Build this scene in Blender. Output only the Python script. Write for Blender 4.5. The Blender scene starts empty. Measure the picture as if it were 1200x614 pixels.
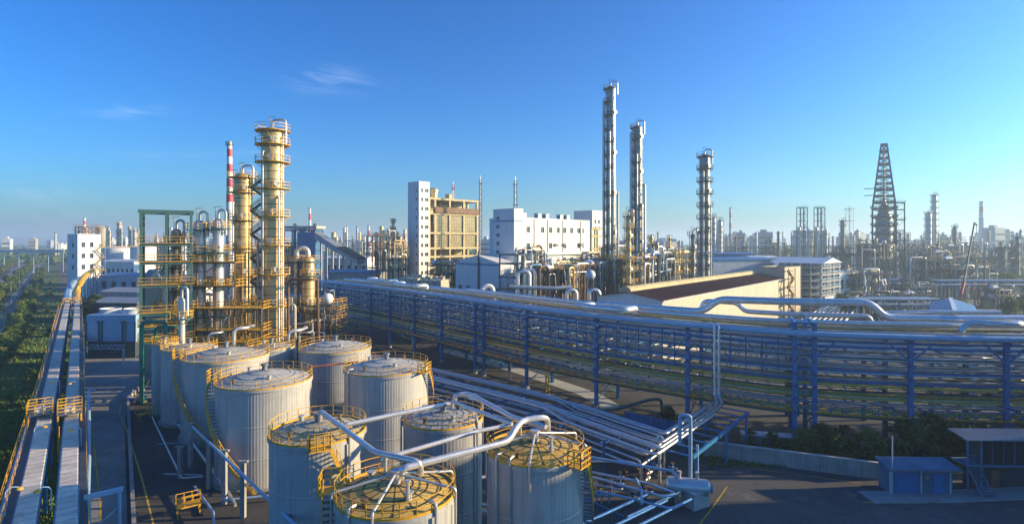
import bpy, math, random
from mathutils import Vector, Matrix
R = math.radians
random.seed(7)
SC = bpy.context.scene
COL = SC.collection

# ------------------------------------------------------------------ camera, sky, sun, exposure
F, CX, HY, H = 650.0, 600.0, 283.0, 26.0        # focal length and horizon in photo pixels, eye height in metres
cam_d = bpy.data.cameras.new('camera'); cam = bpy.data.objects.new('camera', cam_d); COL.objects.link(cam)
cam.location = (0, 0, H); cam.rotation_euler = (R(90), 0, 0)
cam_d.sensor_width = 36.0; cam_d.lens = F / 1200 * 36.0; cam_d.shift_y = -(307 - HY) / 1200
cam_d.clip_start = 0.5; cam_d.clip_end = 30000
SC.camera = cam

SUN_EL, SUN_AZ = 14.5, 85.0                      # degrees; azimuth clockwise from +Y (the view) towards +X
sd = Vector((math.sin(R(SUN_AZ)) * math.cos(R(SUN_EL)), math.cos(R(SUN_AZ)) * math.cos(R(SUN_EL)), math.sin(R(SUN_EL))))
world = bpy.data.worlds.new('World'); SC.world = world; world.use_nodes = True
nt = world.node_tree; nt.nodes.clear()
def N(tree, typ, **kw):
    n = tree.nodes.new(typ)
    for k, v in kw.items(): setattr(n, k, v)
    return n
def math_node(tree, op, a, b=None, c=None):
    n = tree.nodes.new('ShaderNodeMath'); n.operation = op
    for i, x in enumerate((a, b, c)):
        if x is None: continue
        if isinstance(x, (int, float)): n.inputs[i].default_value = x
        else: tree.links.new(x, n.inputs[i])
    return n.outputs[0]
sky = N(nt, 'ShaderNodeTexSky', sky_type='NISHITA', sun_disc=False, sun_elevation=R(SUN_EL), sun_rotation=R(SUN_AZ),
        altitude=0.0, air_density=1.0, dust_density=1.5, ozone_density=5.0)
hsv = N(nt, 'ShaderNodeHueSaturation'); hsv.inputs['Saturation'].default_value = 1.18
nt.links.new(sky.outputs[0], hsv.inputs['Color'])
# the photograph's cool, contrasty grade of the whole sky
tint = N(nt, 'ShaderNodeMix', data_type='RGBA', blend_type='MULTIPLY'); tint.inputs[0].default_value = 1; tint.inputs[7].default_value = (.082, .126, .141, 1)
gam = N(nt, 'ShaderNodeGamma'); gam.inputs[1].default_value = 1.24
back = N(nt, 'ShaderNodeMix', data_type='RGBA', blend_type='MULTIPLY'); back.inputs[0].default_value = 1; back.inputs[7].default_value = (8.3, 8.3, 8.3, 1)
nt.links.new(hsv.outputs[0], tint.inputs[6]); nt.links.new(tint.outputs[2], gam.inputs[0]); nt.links.new(gam.outputs[0], back.inputs[6])
# thin cirrus wisps
tc = N(nt, 'ShaderNodeTexCoord'); sp = N(nt, 'ShaderNodeSeparateXYZ'); nt.links.new(tc.outputs['Generated'], sp.inputs[0])
ya = math_node(nt, 'MAXIMUM', sp.outputs[1], 0.05)
su = math_node(nt, 'DIVIDE', sp.outputs[0], ya); sw = math_node(nt, 'DIVIDE', sp.outputs[2], ya)
front = math_node(nt, 'GREATER_THAN', sp.outputs[1], 0.05)
cmb = N(nt, 'ShaderNodeCombineXYZ')
nt.links.new(math_node(nt, 'MULTIPLY', su, 9.0), cmb.inputs[0])
nt.links.new(math_node(nt, 'MULTIPLY', math_node(nt, 'ADD', sw, math_node(nt, 'MULTIPLY', su, 0.12)), 60.0), cmb.inputs[1])
ns = N(nt, 'ShaderNodeTexNoise'); ns.inputs['Scale'].default_value = 1.0; ns.inputs['Detail'].default_value = 6
ns.inputs['Distortion'].default_value = 1.1; nt.links.new(cmb.outputs[0], ns.inputs['Vector'])
wis = math_node(nt, 'MAXIMUM', math_node(nt, 'SUBTRACT', ns.outputs[0], 0.40), 0.0)
total = None
for (px, py, a, b, amp) in ((388, 95, .062, .020, 2.1), (145, 130, .07, .012, 1.5), (55, 228, .08, .022, 1.5),
                            (270, 181, .20, .008, .9), (60, 256, .12, .018, 1.0), (350, 262, .25, .02, .5)):
    gu = math_node(nt, 'DIVIDE', math_node(nt, 'SUBTRACT', su, (px - CX) / F), a)
    gw = math_node(nt, 'DIVIDE', math_node(nt, 'SUBTRACT', sw, (HY - py) / F), b)
    g = math_node(nt, 'EXPONENT', math_node(nt, 'MULTIPLY', math_node(nt, 'ADD', math_node(nt, 'MULTIPLY', gu, gu), math_node(nt, 'MULTIPLY', gw, gw)), -1.0))
    g = math_node(nt, 'MULTIPLY', g, amp)
    total = g if total is None else math_node(nt, 'ADD', total, g)
mask = math_node(nt, 'MULTIPLY', math_node(nt, 'MULTIPLY', wis, total), front)
mask = math_node(nt, 'MINIMUM', math_node(nt, 'MULTIPLY', mask, 0.24), 0.25)
mx = N(nt, 'ShaderNodeMix', data_type='RGBA'); nt.links.new(mask, mx.inputs[0]); nt.links.new(back.outputs[2], mx.inputs[6])
mx.inputs[7].default_value = (6.5, 7.0, 7.8, 1)
bg = N(nt, 'ShaderNodeBackground'); bg.inputs['Strength'].default_value = 0.14
nt.links.new(mx.outputs[2], bg.inputs[0])
wo = N(nt, 'ShaderNodeOutputWorld'); nt.links.new(bg.outputs[0], wo.inputs[0])

sun_d = bpy.data.lights.new('sun', 'SUN'); sun_d.energy = 5.0; sun_d.angle = R(0.5); sun_d.color = (1.0, 0.75, 0.42)
sun = bpy.data.objects.new('sun', sun_d); COL.objects.link(sun)
sun.rotation_euler = sd.to_track_quat('Z', 'Y').to_euler(); sun.location = sd * 300
SC.view_settings.view_transform = 'Standard'; SC.view_settings.look = 'None'
SC.view_settings.exposure = 0.9; SC.view_settings.gamma = 1.0; SC.view_settings.use_curve_mapping = False
SC.cycles.max_bounces = 5; SC.cycles.diffuse_bounces = 1; SC.cycles.glossy_bounces = 3; SC.cycles.volume_bounces = 2
SC.cycles.transmission_bounces = 3; SC.cycles.use_denoising = True; SC.cycles.caustics_reflective = False; SC.cycles.caustics_refractive = False

# ------------------------------------------------------------------ pixel -> place
def at_z(px, py, z=0.0):                        # the point at height z seen through a pixel (needs py != horizon)
    Y = (H - z) * F / (py - HY)
    return Vector(((px - CX) / F * Y, Y, z))
def at_y(px, py, Y):                            # the point at depth Y seen through a pixel
    return Vector(((px - CX) / F * Y, Y, H - (py - HY) / F * Y))
def ground(px, Y): return Vector(((px - CX) / F * Y, Y, 0))
def zz(py, Y): return H - (py - HY) / F * Y
def reach(P, d, px):                            # length along d from P until it projects on column px
    k = (px - CX) / F
    return (k * P[1] - P[0]) / (d[0] - k * d[1])

# ------------------------------------------------------------------ materials
MATS = {}
def mat(name, col, rough=0.6, metal=0.0, var=0.25, scale=0.6, bump=0.0, bscale=12.0, streak=None, streak_amt=0.4, col2=None, spec=0.5):
    m = bpy.data.materials.new(name); m.use_nodes = True; t = m.node_tree; t.nodes.clear()
    out = N(t, 'ShaderNodeOutputMaterial'); b = N(t, 'ShaderNodeBsdfPrincipled'); t.links.new(b.outputs[0], out.inputs[0])
    b.inputs['Metallic'].default_value = metal; b.inputs['Roughness'].default_value = rough
    b.inputs['Specular IOR Level'].default_value = spec
    geo = N(t, 'ShaderNodeNewGeometry')
    n1 = N(t, 'ShaderNodeTexNoise'); n1.inputs['Scale'].default_value = scale; n1.inputs['Detail'].default_value = 5; n1.inputs['Roughness'].default_value = .65
    t.links.new(geo.outputs['Position'], n1.inputs['Vector'])
    cr = N(t, 'ShaderNodeValToRGB'); e = cr.color_ramp.elements
    c2 = col2 or tuple(min(1, c * (1 + var)) for c in col)
    e[0].position = .3; e[0].color = (*[c * (1 - var) for c in col], 1); e[1].position = .7; e[1].color = (*c2, 1)
    t.links.new(n1.outputs[0], cr.inputs[0]); last = cr.outputs[0]
    oi = N(t, 'ShaderNodeObjectInfo')
    hv = N(t, 'ShaderNodeHueSaturation'); t.links.new(last, hv.inputs['Color'])
    t.links.new(math_node(t, 'ADD', math_node(t, 'MULTIPLY', oi.outputs['Random'], 0.3 * min(1, var * 3)), 1 - 0.15 * min(1, var * 3)), hv.inputs['Value']); last = hv.outputs[0]
    if streak:
        mp = N(t, 'ShaderNodeMapping'); mp.inputs['Scale'].default_value = (2.2, 2.2, 0.09); t.links.new(geo.outputs['Position'], mp.inputs[0])
        n2 = N(t, 'ShaderNodeTexNoise'); n2.inputs['Scale'].default_value = 1.0; n2.inputs['Detail'].default_value = 7; n2.inputs['Roughness'].default_value = .7
        t.links.new(mp.outputs[0], n2.inputs['Vector'])
        c3 = N(t, 'ShaderNodeValToRGB'); c3.color_ramp.elements[0].position = .50; c3.color_ramp.elements[1].position = .72
        c3.color_ramp.elements[0].color = (0, 0, 0, 1); c3.color_ramp.elements[1].color = (1, 1, 1, 1); t.links.new(n2.outputs[0], c3.inputs[0])
        mxx = N(t, 'ShaderNodeMix', data_type='RGBA'); t.links.new(math_node(t, 'MULTIPLY', c3.outputs[0], streak_amt), mxx.inputs[0])
        t.links.new(last, mxx.inputs[6]); mxx.inputs[7].default_value = (*streak, 1); last = mxx.outputs[2]
    t.links.new(last, b.inputs['Base Color'])
    if bump:
        n3 = N(t, 'ShaderNodeTexNoise'); n3.inputs['Scale'].default_value = bscale; n3.inputs['Detail'].default_value = 4
        t.links.new(geo.outputs['Position'], n3.inputs['Vector'])
        bp = N(t, 'ShaderNodeBump'); bp.inputs['Strength'].default_value = bump; bp.inputs['Distance'].default_value = .05
        t.links.new(n3.outputs[0], bp.inputs['Height']); t.links.new(bp.outputs[0], b.inputs['Normal'])
    MATS[name] = m
    return m
mat('tank_paint', (.45, .45, .425), .45, 0, .14, .35, streak=(.13, .115, .10), streak_amt=.55)
mat('tank_paint_dirty', (.36, .37, .37), .5, 0, .14, .5, streak=(.10, .09, .09), streak_amt=.75)
mat('roof_pale', (.48, .46, .40), .5, 0, .16, .5, streak=(.30, .24, .16), streak_amt=.3)
mat('roof_ochre', (.64, .37, .06), .7, 0, .25, .6, col2=(.78, .54, .17))
mat('roof_sand', (.56, .42, .18), .65, 0, .22, .6, col2=(.62, .54, .36))
mat('roof_rib', (.27, .28, .28), .6)
mat('seam_dark', (.055, .045, .035), .8)
mat('yellow', (.74, .40, .025), .5, 0, .2, 1.5, streak=(.25, .11, .03), streak_amt=.35)
mat('silver', (.70, .70, .69), .36, .6, .12, 1.2, streak=(.3, .27, .23), streak_amt=.25)
mat('silver_dull', (.58, .58, .56), .42, .5, .15, .8, streak=(.25, .2, .15), streak_amt=.3)
mat('column_skin', (.68, .50, .23), .38, .4, .16, .8, streak=(.34, .24, .12), streak_amt=.4)
mat('column_grey', (.36, .34, .30), .40, .5, .16, .8, streak=(.20, .15, .10), streak_amt=.45)
mat('blue_steel', (.018, .135, .30), .45, 0, .2, .7, streak=(.06, .05, .05), streak_amt=.35)
mat('kick_orange', (.66, .29, .035), .6, 0, .25, .8, streak=(.2, .09, .04), streak_amt=.5)
mat('blue_bright', (.018, .19, .42), .42, 0, .15, .7)
mat('blue_pale', (.30, .46, .60), .45, 0, .12, .7)
mat('dark_steel', (.06, .075, .085), .55, .2, .25, 1.0)
mat('grey_steel', (.20, .23, .25), .5, .3, .25, 1.0, streak=(.16, .09, .05), streak_amt=.5)
mat('teal_steel', (.05, .13, .125), .5, 0, .2, .8, streak=(.12, .07, .04), streak_amt=.4)
mat('rust_steel', (.20, .115, .06), .75, .1, .4, 1.0)
mat('green_pipe', (.01, .22, .14), .45)
mat('red_paint', (.55, .035, .025), .5)
mat('rust_red', (.33, .10, .05), .6)
mat('white_wall', (.74, .73, .70), .7, 0, .05, .3, streak=(.36, .33, .28), streak_amt=.5)
mat('cream_wall', (.52, .455, .33), .7, 0, .08, .3, streak=(.40, .32, .2), streak_amt=.3)
mat('concrete_yellow', (.60, .49, .25), .8, 0, .2, .4, streak=(.18, .12, .07), streak_amt=.6)
mat('concrete', (.34, .33, .31), .85, 0, .22, .5, bump=.3, streak=(.12, .11, .10), streak_amt=.6)
mat('concrete_pale', (.45, .45, .43), .8, 0, .15, .3, bump=.2, bscale=5)
mat('brown_roof', (.20, .065, .04), .6, 0, .25, .3, streak=(.09, .05, .04), streak_amt=.5)
mat('blue_roof', (.05, .16, .34), .45, 0, .2, .4)
mat('pale_roof', (.55, .60, .64), .45, 0, .12, .3)
mat('shed_wall', (.08, .19, .27), .5, 0, .2, .6)
mat('shed_roof', (.11, .22, .33), .45, .1, .25, .5, streak=(.2, .17, .14), streak_amt=.4)
mat('grey_roof', (.30, .33, .35), .5, .2, .2, .4, streak=(.2, .13, .09), streak_amt=.4)
mat('glass', (.02, .03, .04), .08, 0, .1, .5)
mat('glass_warm', (.28, .22, .10), .25, 0, .3, .3)
mat('sun_tinted_pipe', (.72, .46, .09), .5, 0, .2, .7, streak=(.25, .13, .05), streak_amt=.4)  # warm sunlight on lower rack pipes, put into their colour
mat('belt_cover', (.66, .59, .48), .75, 0, .22, .5, streak=(.22, .17, .12), streak_amt=.35)
def paving(name, c0, c1, crack=.35, stain=.6):    # asphalt or concrete with blotches, stains, slab cracks and grain
    m = mat(name, c0, .88, 0, .3, .09, bump=.2, bscale=18, col2=c1); t = m.node_tree
    b = [n for n in t.nodes if n.type == 'BSDF_PRINCIPLED'][0]; geo = [n for n in t.nodes if n.type == 'NEW_GEOMETRY'][0]
    base = b.inputs['Base Color'].links[0].from_socket
    def noise(sc, lo, hi, det=6):
        n_ = N(t, 'ShaderNodeTexNoise'); n_.inputs['Scale'].default_value = sc; n_.inputs['Detail'].default_value = det; n_.inputs['Roughness'].default_value = .7; t.links.new(geo.outputs['Position'], n_.inputs['Vector'])
        r_ = N(t, 'ShaderNodeMapRange'); r_.inputs[1].default_value = lo; r_.inputs[2].default_value = hi; t.links.new(n_.outputs[0], r_.inputs[0]); return r_.outputs[0]
    vo = N(t, 'ShaderNodeTexVoronoi', feature='DISTANCE_TO_EDGE'); vo.inputs['Scale'].default_value = .16
    wp = N(t, 'ShaderNodeTexNoise'); wp.inputs['Scale'].default_value = .5; t.links.new(geo.outputs['Position'], wp.inputs['Vector'])
    ad = N(t, 'ShaderNodeVectorMath', operation='MULTIPLY_ADD'); t.links.new(wp.outputs[1], ad.inputs[0]); ad.inputs[1].default_value = (2.5, 2.5, 0); t.links.new(geo.outputs['Position'], ad.inputs[2]); t.links.new(ad.outputs[0], vo.inputs['Vector'])
    line = math_node(t, 'LESS_THAN', vo.outputs[0], .008)
    x = N(t, 'ShaderNodeMix', data_type='RGBA'); t.links.new(math_node(t, 'MULTIPLY', line, crack), x.inputs[0]); t.links.new(base, x.inputs[6]); x.inputs[7].default_value = (*[c * .3 for c in c0], 1)
    y = N(t, 'ShaderNodeMix', data_type='RGBA'); t.links.new(math_node(t, 'MULTIPLY', noise(.35, .56, .72), stain), y.inputs[0]); t.links.new(x.outputs[2], y.inputs[6]); y.inputs[7].default_value = (*[c * .4 for c in c0], 1)
    z = N(t, 'ShaderNodeMix', data_type='RGBA'); t.links.new(math_node(t, 'MULTIPLY', noise(.22, .58, .70), .5), z.inputs[0]); t.links.new(y.outputs[2], z.inputs[6]); z.inputs[7].default_value = (*[min(1, c * 1.7) for c in c1], 1)
    t.links.new(z.outputs[2], b.inputs['Base Color'])
paving('asphalt', (.075, .078, .082), (.125, .125, .12))
paving('asphalt_pale', (.20, .20, .197), (.32, .315, .30))
paving('yard_dark', (.045, .043, .040), (.085, .08, .07), .5, .7)
mat('dirt', (.11, .095, .075), .95, 0, .45, .03, bump=.3, bscale=2)
mat('line_yellow', (.55, .36, .03), .7, 0, .3, 1.2)
mat('line_white', (.6, .6, .58), .7, 0, .3, 1.2)
mat('grass_soil', (.06, .12, .018), .95, 0, .4, .06, bump=.6, bscale=4, col2=(.13, .19, .028))
mat('grass_blade', (.06, .15, .018), .8, 0, .4, .06, col2=(.15, .23, .03))
mat('bark', (.10, .07, .05), .9)
mat('rubber', (.02, .02, .02), .8)
mat('car_white', (.75, .75, .75), .25)
mat('car_red', (.45, .03, .03), .25)
mat('car_blue', (.03, .12, .40), .25)
mat('derrick_steel', (.018, .055, .10), .5, .2, .25, 1.0)
mat('hill', (.045, .07, .05), .95, 0, .3, .004)
mat('city', (.42, .42, .42), .8, 0, .2, .02)
mat('sandy', (.50, .44, .33), .8, 0, .15, .1)
for i, (c, c2) in enumerate((((.06, .14, .016), (.14, .22, .026)), ((.10, .16, .018), (.24, .25, .03)), ((.04, .09, .016), (.085, .14, .022)))):
    m = mat('leaf%d' % i, c, .6, 0, .35, .9, col2=c2)
    t = m.node_tree; b = [n for n in t.nodes if n.type == 'BSDF_PRINCIPLED'][0]
    tr = N(t, 'ShaderNodeBsdfTranslucent'); tr.inputs[0].default_value = (*[x * 1.2 for x in c2], 1)
    ms = N(t, 'ShaderNodeMixShader'); ms.inputs[0].default_value = .3
    t.links.new(b.outputs[0], ms.inputs[1]); t.links.new(tr.outputs[0], ms.inputs[2])
    o = [n for n in t.nodes if n.type == 'OUTPUT_MATERIAL'][0]; t.links.new(ms.outputs[0], o.inputs[0])

# ------------------------------------------------------------------ mesh building
V3 = Vector
class MB:
    def __init__(s): s.v = []; s.f = []
    def add(s, vs, fs):
        b = len(s.v); s.v.extend([tuple(v) for v in vs]); s.f.extend([tuple(b + i for i in f) for f in fs]); return s
    def hexa(s, p):                              # 8 points: bottom 4 (ccw), top 4
        return s.add(p, [(3, 2, 1, 0), (4, 5, 6, 7), (0, 1, 5, 4), (1, 2, 6, 5), (2, 3, 7, 6), (3, 0, 4, 7)])
    def box(s, x0, y0, z0, x1, y1, z1):
        return s.hexa([(x0, y0, z0), (x1, y0, z0), (x1, y1, z0), (x0, y1, z0), (x0, y0, z1), (x1, y0, z1), (x1, y1, z1), (x0, y1, z1)])
    def cbox(s, c, w, d, h): return s.box(c[0] - w / 2, c[1] - d / 2, c[2] - h / 2, c[0] + w / 2, c[1] + d / 2, c[2] + h / 2)
    def bar(s, p, q, w, h=None):                 # rectangular bar
        p, q = V3(p), V3(q); h = h or w; d = (q - p)
        if d.length < 1e-6: return s
        d.normalize(); a = V3((0, 0, 1)) if abs(d.z) < .95 else V3((1, 0, 0))
        u = d.cross(a).normalized() * (w / 2); k = u.cross(d).normalized() * (h / 2)
        return s.hexa([p - u - k, p + u - k, q + u - k, q - u - k, p - u + k, p + u + k, q + u + k, q - u + k])
    def cyl(s, p, q, r0, r1=None, n=10, caps=True):
        p, q = V3(p), V3(q); r1 = r0 if r1 is None else r1; d = (q - p).normalized()
        a = V3((0, 0, 1)) if abs(d.z) < .95 else V3((1, 0, 0)); u = d.cross(a).normalized(); k = u.cross(d)
        if d.z > .95: u, k = V3((1, 0, 0)), V3((0, 1, 0))
        cs = [(math.cos(2 * math.pi * i / n), math.sin(2 * math.pi * i / n)) for i in range(n)]
        vs = [p + (u * c + k * e) * r0 for c, e in cs] + [q + (u * c + k * e) * r1 for c, e in cs]
        fs = [(i, (i + 1) % n, n + (i + 1) % n, n + i) for i in range(n)]
        if caps: fs += [tuple(range(n - 1, -1, -1)), tuple(range(n, 2 * n))]
        return s.add(vs, fs)
    def tube(s, path, r, n=8, caps=True):
        path = [V3(p) for p in path]; m = len(path); rings = []; up = None
        rad = r if isinstance(r, list) else [r] * m
        for i in range(m):
            t = (path[min(i + 1, m - 1)] - path[max(i - 1, 0)])
            if t.length < 1e-9: t = V3((1, 0, 0))
            t.normalize()
            if up is None:
                a = V3((0, 0, 1)) if abs(t.z) < .9 else V3((1, 0, 0)); up = (a - t * a.dot(t)).normalized()
            else:
                up = up - t * up.dot(t)
                up = up.normalized() if up.length > 1e-6 else V3((0, 0, 1))
            k = t.cross(up); rings.append([path[i] + (up * math.cos(2 * math.pi * j / n) + k * math.sin(2 * math.pi * j / n)) * rad[i] for j in range(n)])
        vs = [v for g in rings for v in g]
        fs = [(i * n + j, i * n + (j + 1) % n, (i + 1) * n + (j + 1) % n, (i + 1) * n + j) for i in range(m - 1) for j in range(n)]
        if caps: fs += [tuple(range(n - 1, -1, -1)), tuple((m - 1) * n + j for j in range(n))]
        return s.add(vs, fs)
    def lathe(s, prof, n=24, c=(0, 0, 0), cap_top=True, cap_bot=False, wob=None):
        vs = []; m = len(prof)
        for (r, z) in prof:
            for j in range(n):
                a = 2 * math.pi * j / n; rr = r * (wob(j) if wob else 1)
                vs.append((c[0] + rr * math.cos(a), c[1] + rr * math.sin(a), c[2] + z))
        fs = [(i * n + j, i * n + (j + 1) % n, (i + 1) * n + (j + 1) % n, (i + 1) * n + j) for i in range(m - 1) for j in range(n)]
        if cap_top: fs.append(tuple((m - 1) * n + j for j in range(n)))
        if cap_bot: fs.append(tuple(range(n - 1, -1, -1)))
        return s.add(vs, fs)
    def ring(s, r0, r1, z0, z1, n=24, c=(0, 0), a0=0, a1=2 * math.pi):
        full = abs(a1 - a0 - 2 * math.pi) < 1e-6; m = n if full else n + 1; vs = []
        for j in range(m):
            a = a0 + (a1 - a0) * j / n; co, si = math.cos(a), math.sin(a)
            vs += [(c[0] + r * co, c[1] + r * si, z) for r, z in ((r0, z0), (r1, z0), (r1, z1), (r0, z1))]
        fs = []
        for j in range(n):
            a, b = j * 4, ((j + 1) % m) * 4
            fs += [(a + i, b + i, b + (i + 1) % 4, a + (i + 1) % 4) for i in range(4)]
        if not full: fs += [(0, 1, 2, 3), tuple(n * 4 + i for i in (3, 2, 1, 0))]
        return s.add(vs, fs)
    def ring_rail(s, r, z, h=1.1, n=24, t=.05, c=(0, 0), a0=0, a1=2 * math.pi, every=2, mids=2):
        pts = [(c[0] + r * math.cos(a0 + (a1 - a0) * j / n), c[1] + r * math.sin(a0 + (a1 - a0) * j / n)) for j in range(n + 1)]
        for k in range(1, mids + 1):
            for j in range(n): s.bar((*pts[j], z + h * k / mids), (*pts[j + 1], z + h * k / mids), t)
        for j in range(0, n, every): s.bar((*pts[j], z), (*pts[j], z + h), t * 1.1)
        return s
    def line_rail(s, pts, h=1.1, t=.05, step=1.6, mids=2):
        for a, b in zip(pts[:-1], pts[1:]):
            a, b = V3(a), V3(b); n = max(1, round((b - a).length / step))
            for k in range(1, mids + 1): s.bar(a + V3((0, 0, h * k / mids)), b + V3((0, 0, h * k / mids)), t)
            for i in range(n + 1):
                p = a.lerp(b, i / n); s.bar(p, p + V3((0, 0, h)), t)
        return s
    def prism(s, pts, z0, z1):                   # flat polygon raised
        n = len(pts); vs = [(p[0], p[1], z0) for p in pts] + [(p[0], p[1], z1) for p in pts]
        return s.add(vs, [tuple(range(n - 1, -1, -1)), tuple(range(n, 2 * n))] + [(i, (i + 1) % n, n + (i + 1) % n, n + i) for i in range(n)])
    def mesh(s, name, m, smooth=35):
        me = bpy.data.meshes.new(name); me.from_pydata(s.v, [], s.f); me.validate()
        me.materials.append(MATS[m] if isinstance(m, str) else m)
        if smooth:
            me.polygons.foreach_set('use_smooth', [True] * len(me.polygons)); me.set_sharp_from_angle(angle=R(smooth))
        me.update(); return me
    def build(s, name, m, parent=None, origin=None, smooth=35):
        if origin is not None:
            o = origin; s.v = [(x - o[0], y - o[1], z - o[2]) for x, y, z in s.v]
        ob = bpy.data.objects.new(name, s.mesh(name, m, smooth)); COL.objects.link(ob)
        if parent is not None: ob.parent = parent
        elif origin is not None: ob.location = origin
        return ob
def tag(o, label, cat, group=None, kind='thing'):
    o['label'] = label; o['category'] = cat; o['kind'] = kind
    if group: o['group'] = group
    return o
def thing(name, label, cat, loc=(0, 0, 0), rz=0, group=None):
    o = bpy.data.objects.new(name, None); COL.objects.link(o); o.location = loc; o.rotation_euler = (0, 0, rz)
    o.empty_display_size = .5
    return tag(o, label, cat, group)
def structure(o, label=None, cat=None):
    o['kind'] = 'structure'
    if label: o['label'] = label
    if cat: o['category'] = cat
    return o
def put(me, name, parent, loc=(0, 0, 0), rz=0, scale=None):     # a part that shares mesh data
    o = bpy.data.objects.new(name, me); COL.objects.link(o); o.parent = parent; o.location = loc; o.rotation_euler = (0, 0, rz)
    if scale: o.scale = scale
    return o
def copy_tree(o, loc=None, rz=None, parent=None, scale=None):
    c = o.copy(); COL.objects.link(c); c.parent = parent
    if loc is not None: c.location = loc
    if rz is not None: c.rotation_euler = (0, 0, rz)
    if scale is not None: c.scale = (scale,) * 3
    for ch in list(o.children): copy_tree(ch, parent=c)
    return c
def fillet(pts, r, seg=4):
    pts = [V3(p) for p in pts]; out = [pts[0]]
    for a, b, c in zip(pts[:-2], pts[1:-1], pts[2:]):
        d1, d2 = a - b, c - b; k = min(r, d1.length * .48, d2.length * .48)
        p, q = b + d1.normalized() * k, b + d2.normalized() * k
        for i in range(seg + 1):
            t = i / seg; out.append(p * (1 - t) ** 2 + b * (2 * t * (1 - t)) + q * t ** 2)
    return out + [pts[-1]]
def pipe(name, pts, r, m, label, group=None, fr=None, n=10, flange=0):
    mb = MB(); path = fillet(pts, fr or r * 3.2) if len(pts) > 2 else [V3(p) for p in pts]
    if flange:                                    # a straight run gets clamp bands
        pass
    mb.tube(path, r, n)
    o = mb.build(name, m, origin=V3(pts[0]))
    return tag(o, label, 'pipe', group)

# ------------------------------------------------------------------ ground, roads, hills
def sheet(name, pts, z, m, kind='structure'):
    b = MB(); b.add([(p[0], p[1], z) for p in pts], [tuple(range(len(pts)))])
    o = b.build(name, m, smooth=0); o['kind'] = kind; return o
sheet('ground', [(-7000, -200), (7000, -200), (7000, 9000), (-7000, 9000)], 0.0, 'dirt')
def ribbon(name, line, w, z, m, h=0):            # a strip that follows ground points
    b = MB(); L = []; line = [V3((p[0], p[1], 0)) for p in line]
    for i, p in enumerate(line):
        t = (line[min(i + 1, len(line) - 1)] - line[max(i - 1, 0)]).normalized(); n = V3((-t.y, t.x, 0)) * w / 2
        L.append((p + n, p - n))
    for (a, c), (d, e) in zip(L[:-1], L[1:]):
        if h: b.hexa([(*a.xy, z), (*c.xy, z), (*e.xy, z), (*d.xy, z), (*a.xy, z + h), (*c.xy, z + h), (*e.xy, z + h), (*d.xy, z + h)])
        else: b.add([(*a.xy, z), (*c.xy, z), (*e.xy, z), (*d.xy, z)], [(3, 2, 1, 0)] if False else [(0, 1, 2, 3)])
    return b.build(name, m, smooth=0)
def curve(pts, n=8):                              # Catmull-Rom through points
    pts = [V3(p) for p in pts]; P = [pts[0] * 2 - pts[1]] + pts + [pts[-1] * 2 - pts[-2]]; out = []
    for i in range(1, len(P) - 2):
        for k in range(n):
            t = k / n; a, b, c, d = P[i - 1], P[i], P[i + 1], P[i + 2]
            out.append(.5 * ((2 * b) + (c - a) * t + (2 * a - 5 * b + 4 * c - d) * t * t + (3 * b - a - 3 * c + d) * t ** 3))
    return out + [pts[-1]]
g = lambda px, py: at_z(px, py, 0)
# plant roads and yards
sheet('plant_road', [g(96, 640), g(92, 470), g(94, 408), g(170, 395), g(182, 440), g(152, 470), g(150, 500), g(200, 640)], .004, 'asphalt_pale')
sheet('yard_pavement', [(-20, 25), (75, 25), (75, 57.6), (62, 60.5), (36, 62.5), (24, 66.5), (16, 60), (-8, 46), (-30, 42)], .004, 'asphalt')
bund = sheet('tank_yard_pavement', [g(150, 640), g(146, 500), g(150, 462), g(185, 430), g(330, 395), g(440, 395), g(640, 520), g(700, 640)], .008, 'yard_dark')
structure(ribbon('road_line', curve([g(186, 640), g(166, 560), g(147, 500), g(140, 482), g(150, 470), g(180, 458)]), .16, .010, 'line_yellow'))
structure(ribbon('road_line', [g(122, 640), g(112, 540), g(107, 490)], .14, .012, 'line_yellow'))
structure(ribbon('road_line', curve([g(820, 614), g(838, 590), g(852, 570)]), .13, .014, 'line_yellow'))
structure(ribbon('road_line', curve([g(1012, 588), g(1060, 588), g(1120, 584), g(1215, 580)]), .14, .010, 'line_yellow'))
structure(ribbon('road_line', [g(828, 541), g(930, 555), g(1010, 566)], .12, .010, 'line_yellow'))
structure(ribbon('shed_pavement', [g(1015, 583), g(1110, 582), g(1240, 576)], 2.6, .0, 'concrete', .12))
structure(ribbon('service_road', curve([g(520, 410), g(600, 432), g(650, 448), g(690, 462), g(718, 478)]), 3.4, .026, 'concrete_pale'))
sheet('unit_pavement', [(-80, 96), (-20, 84), (-12, 108), (-60, 160), (-95, 150)], .014, 'concrete')
sheet('works_pavement', [(-40, 165), (30, 100), (200, 110), (260, 420), (-120, 420)], .006, 'asphalt')
sheet('rack_strip', [(-52, 148), (-20, 118), (3, 93), (20, 76), (36, 67), (80, 62), (80, 84), (45, 88), (25, 100), (-35, 165)], .018, 'yard_dark')
sheet('verge', [(20, 66.2), (27, 72), (48, 66), (62, 64), (62, 60.8), (36, 62.8), (24, 66.8)], .022, 'grass_soil')
# kerbs round the tank yard
bw = ribbon('bund_wall', [g(158, 640), g(152, 520), g(150, 470), g(172, 448), g(186, 436)], .35, 0, 'concrete', .7)
tag(bw, 'low concrete bund wall round the tank yard beside the plant road', 'wall')
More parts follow.
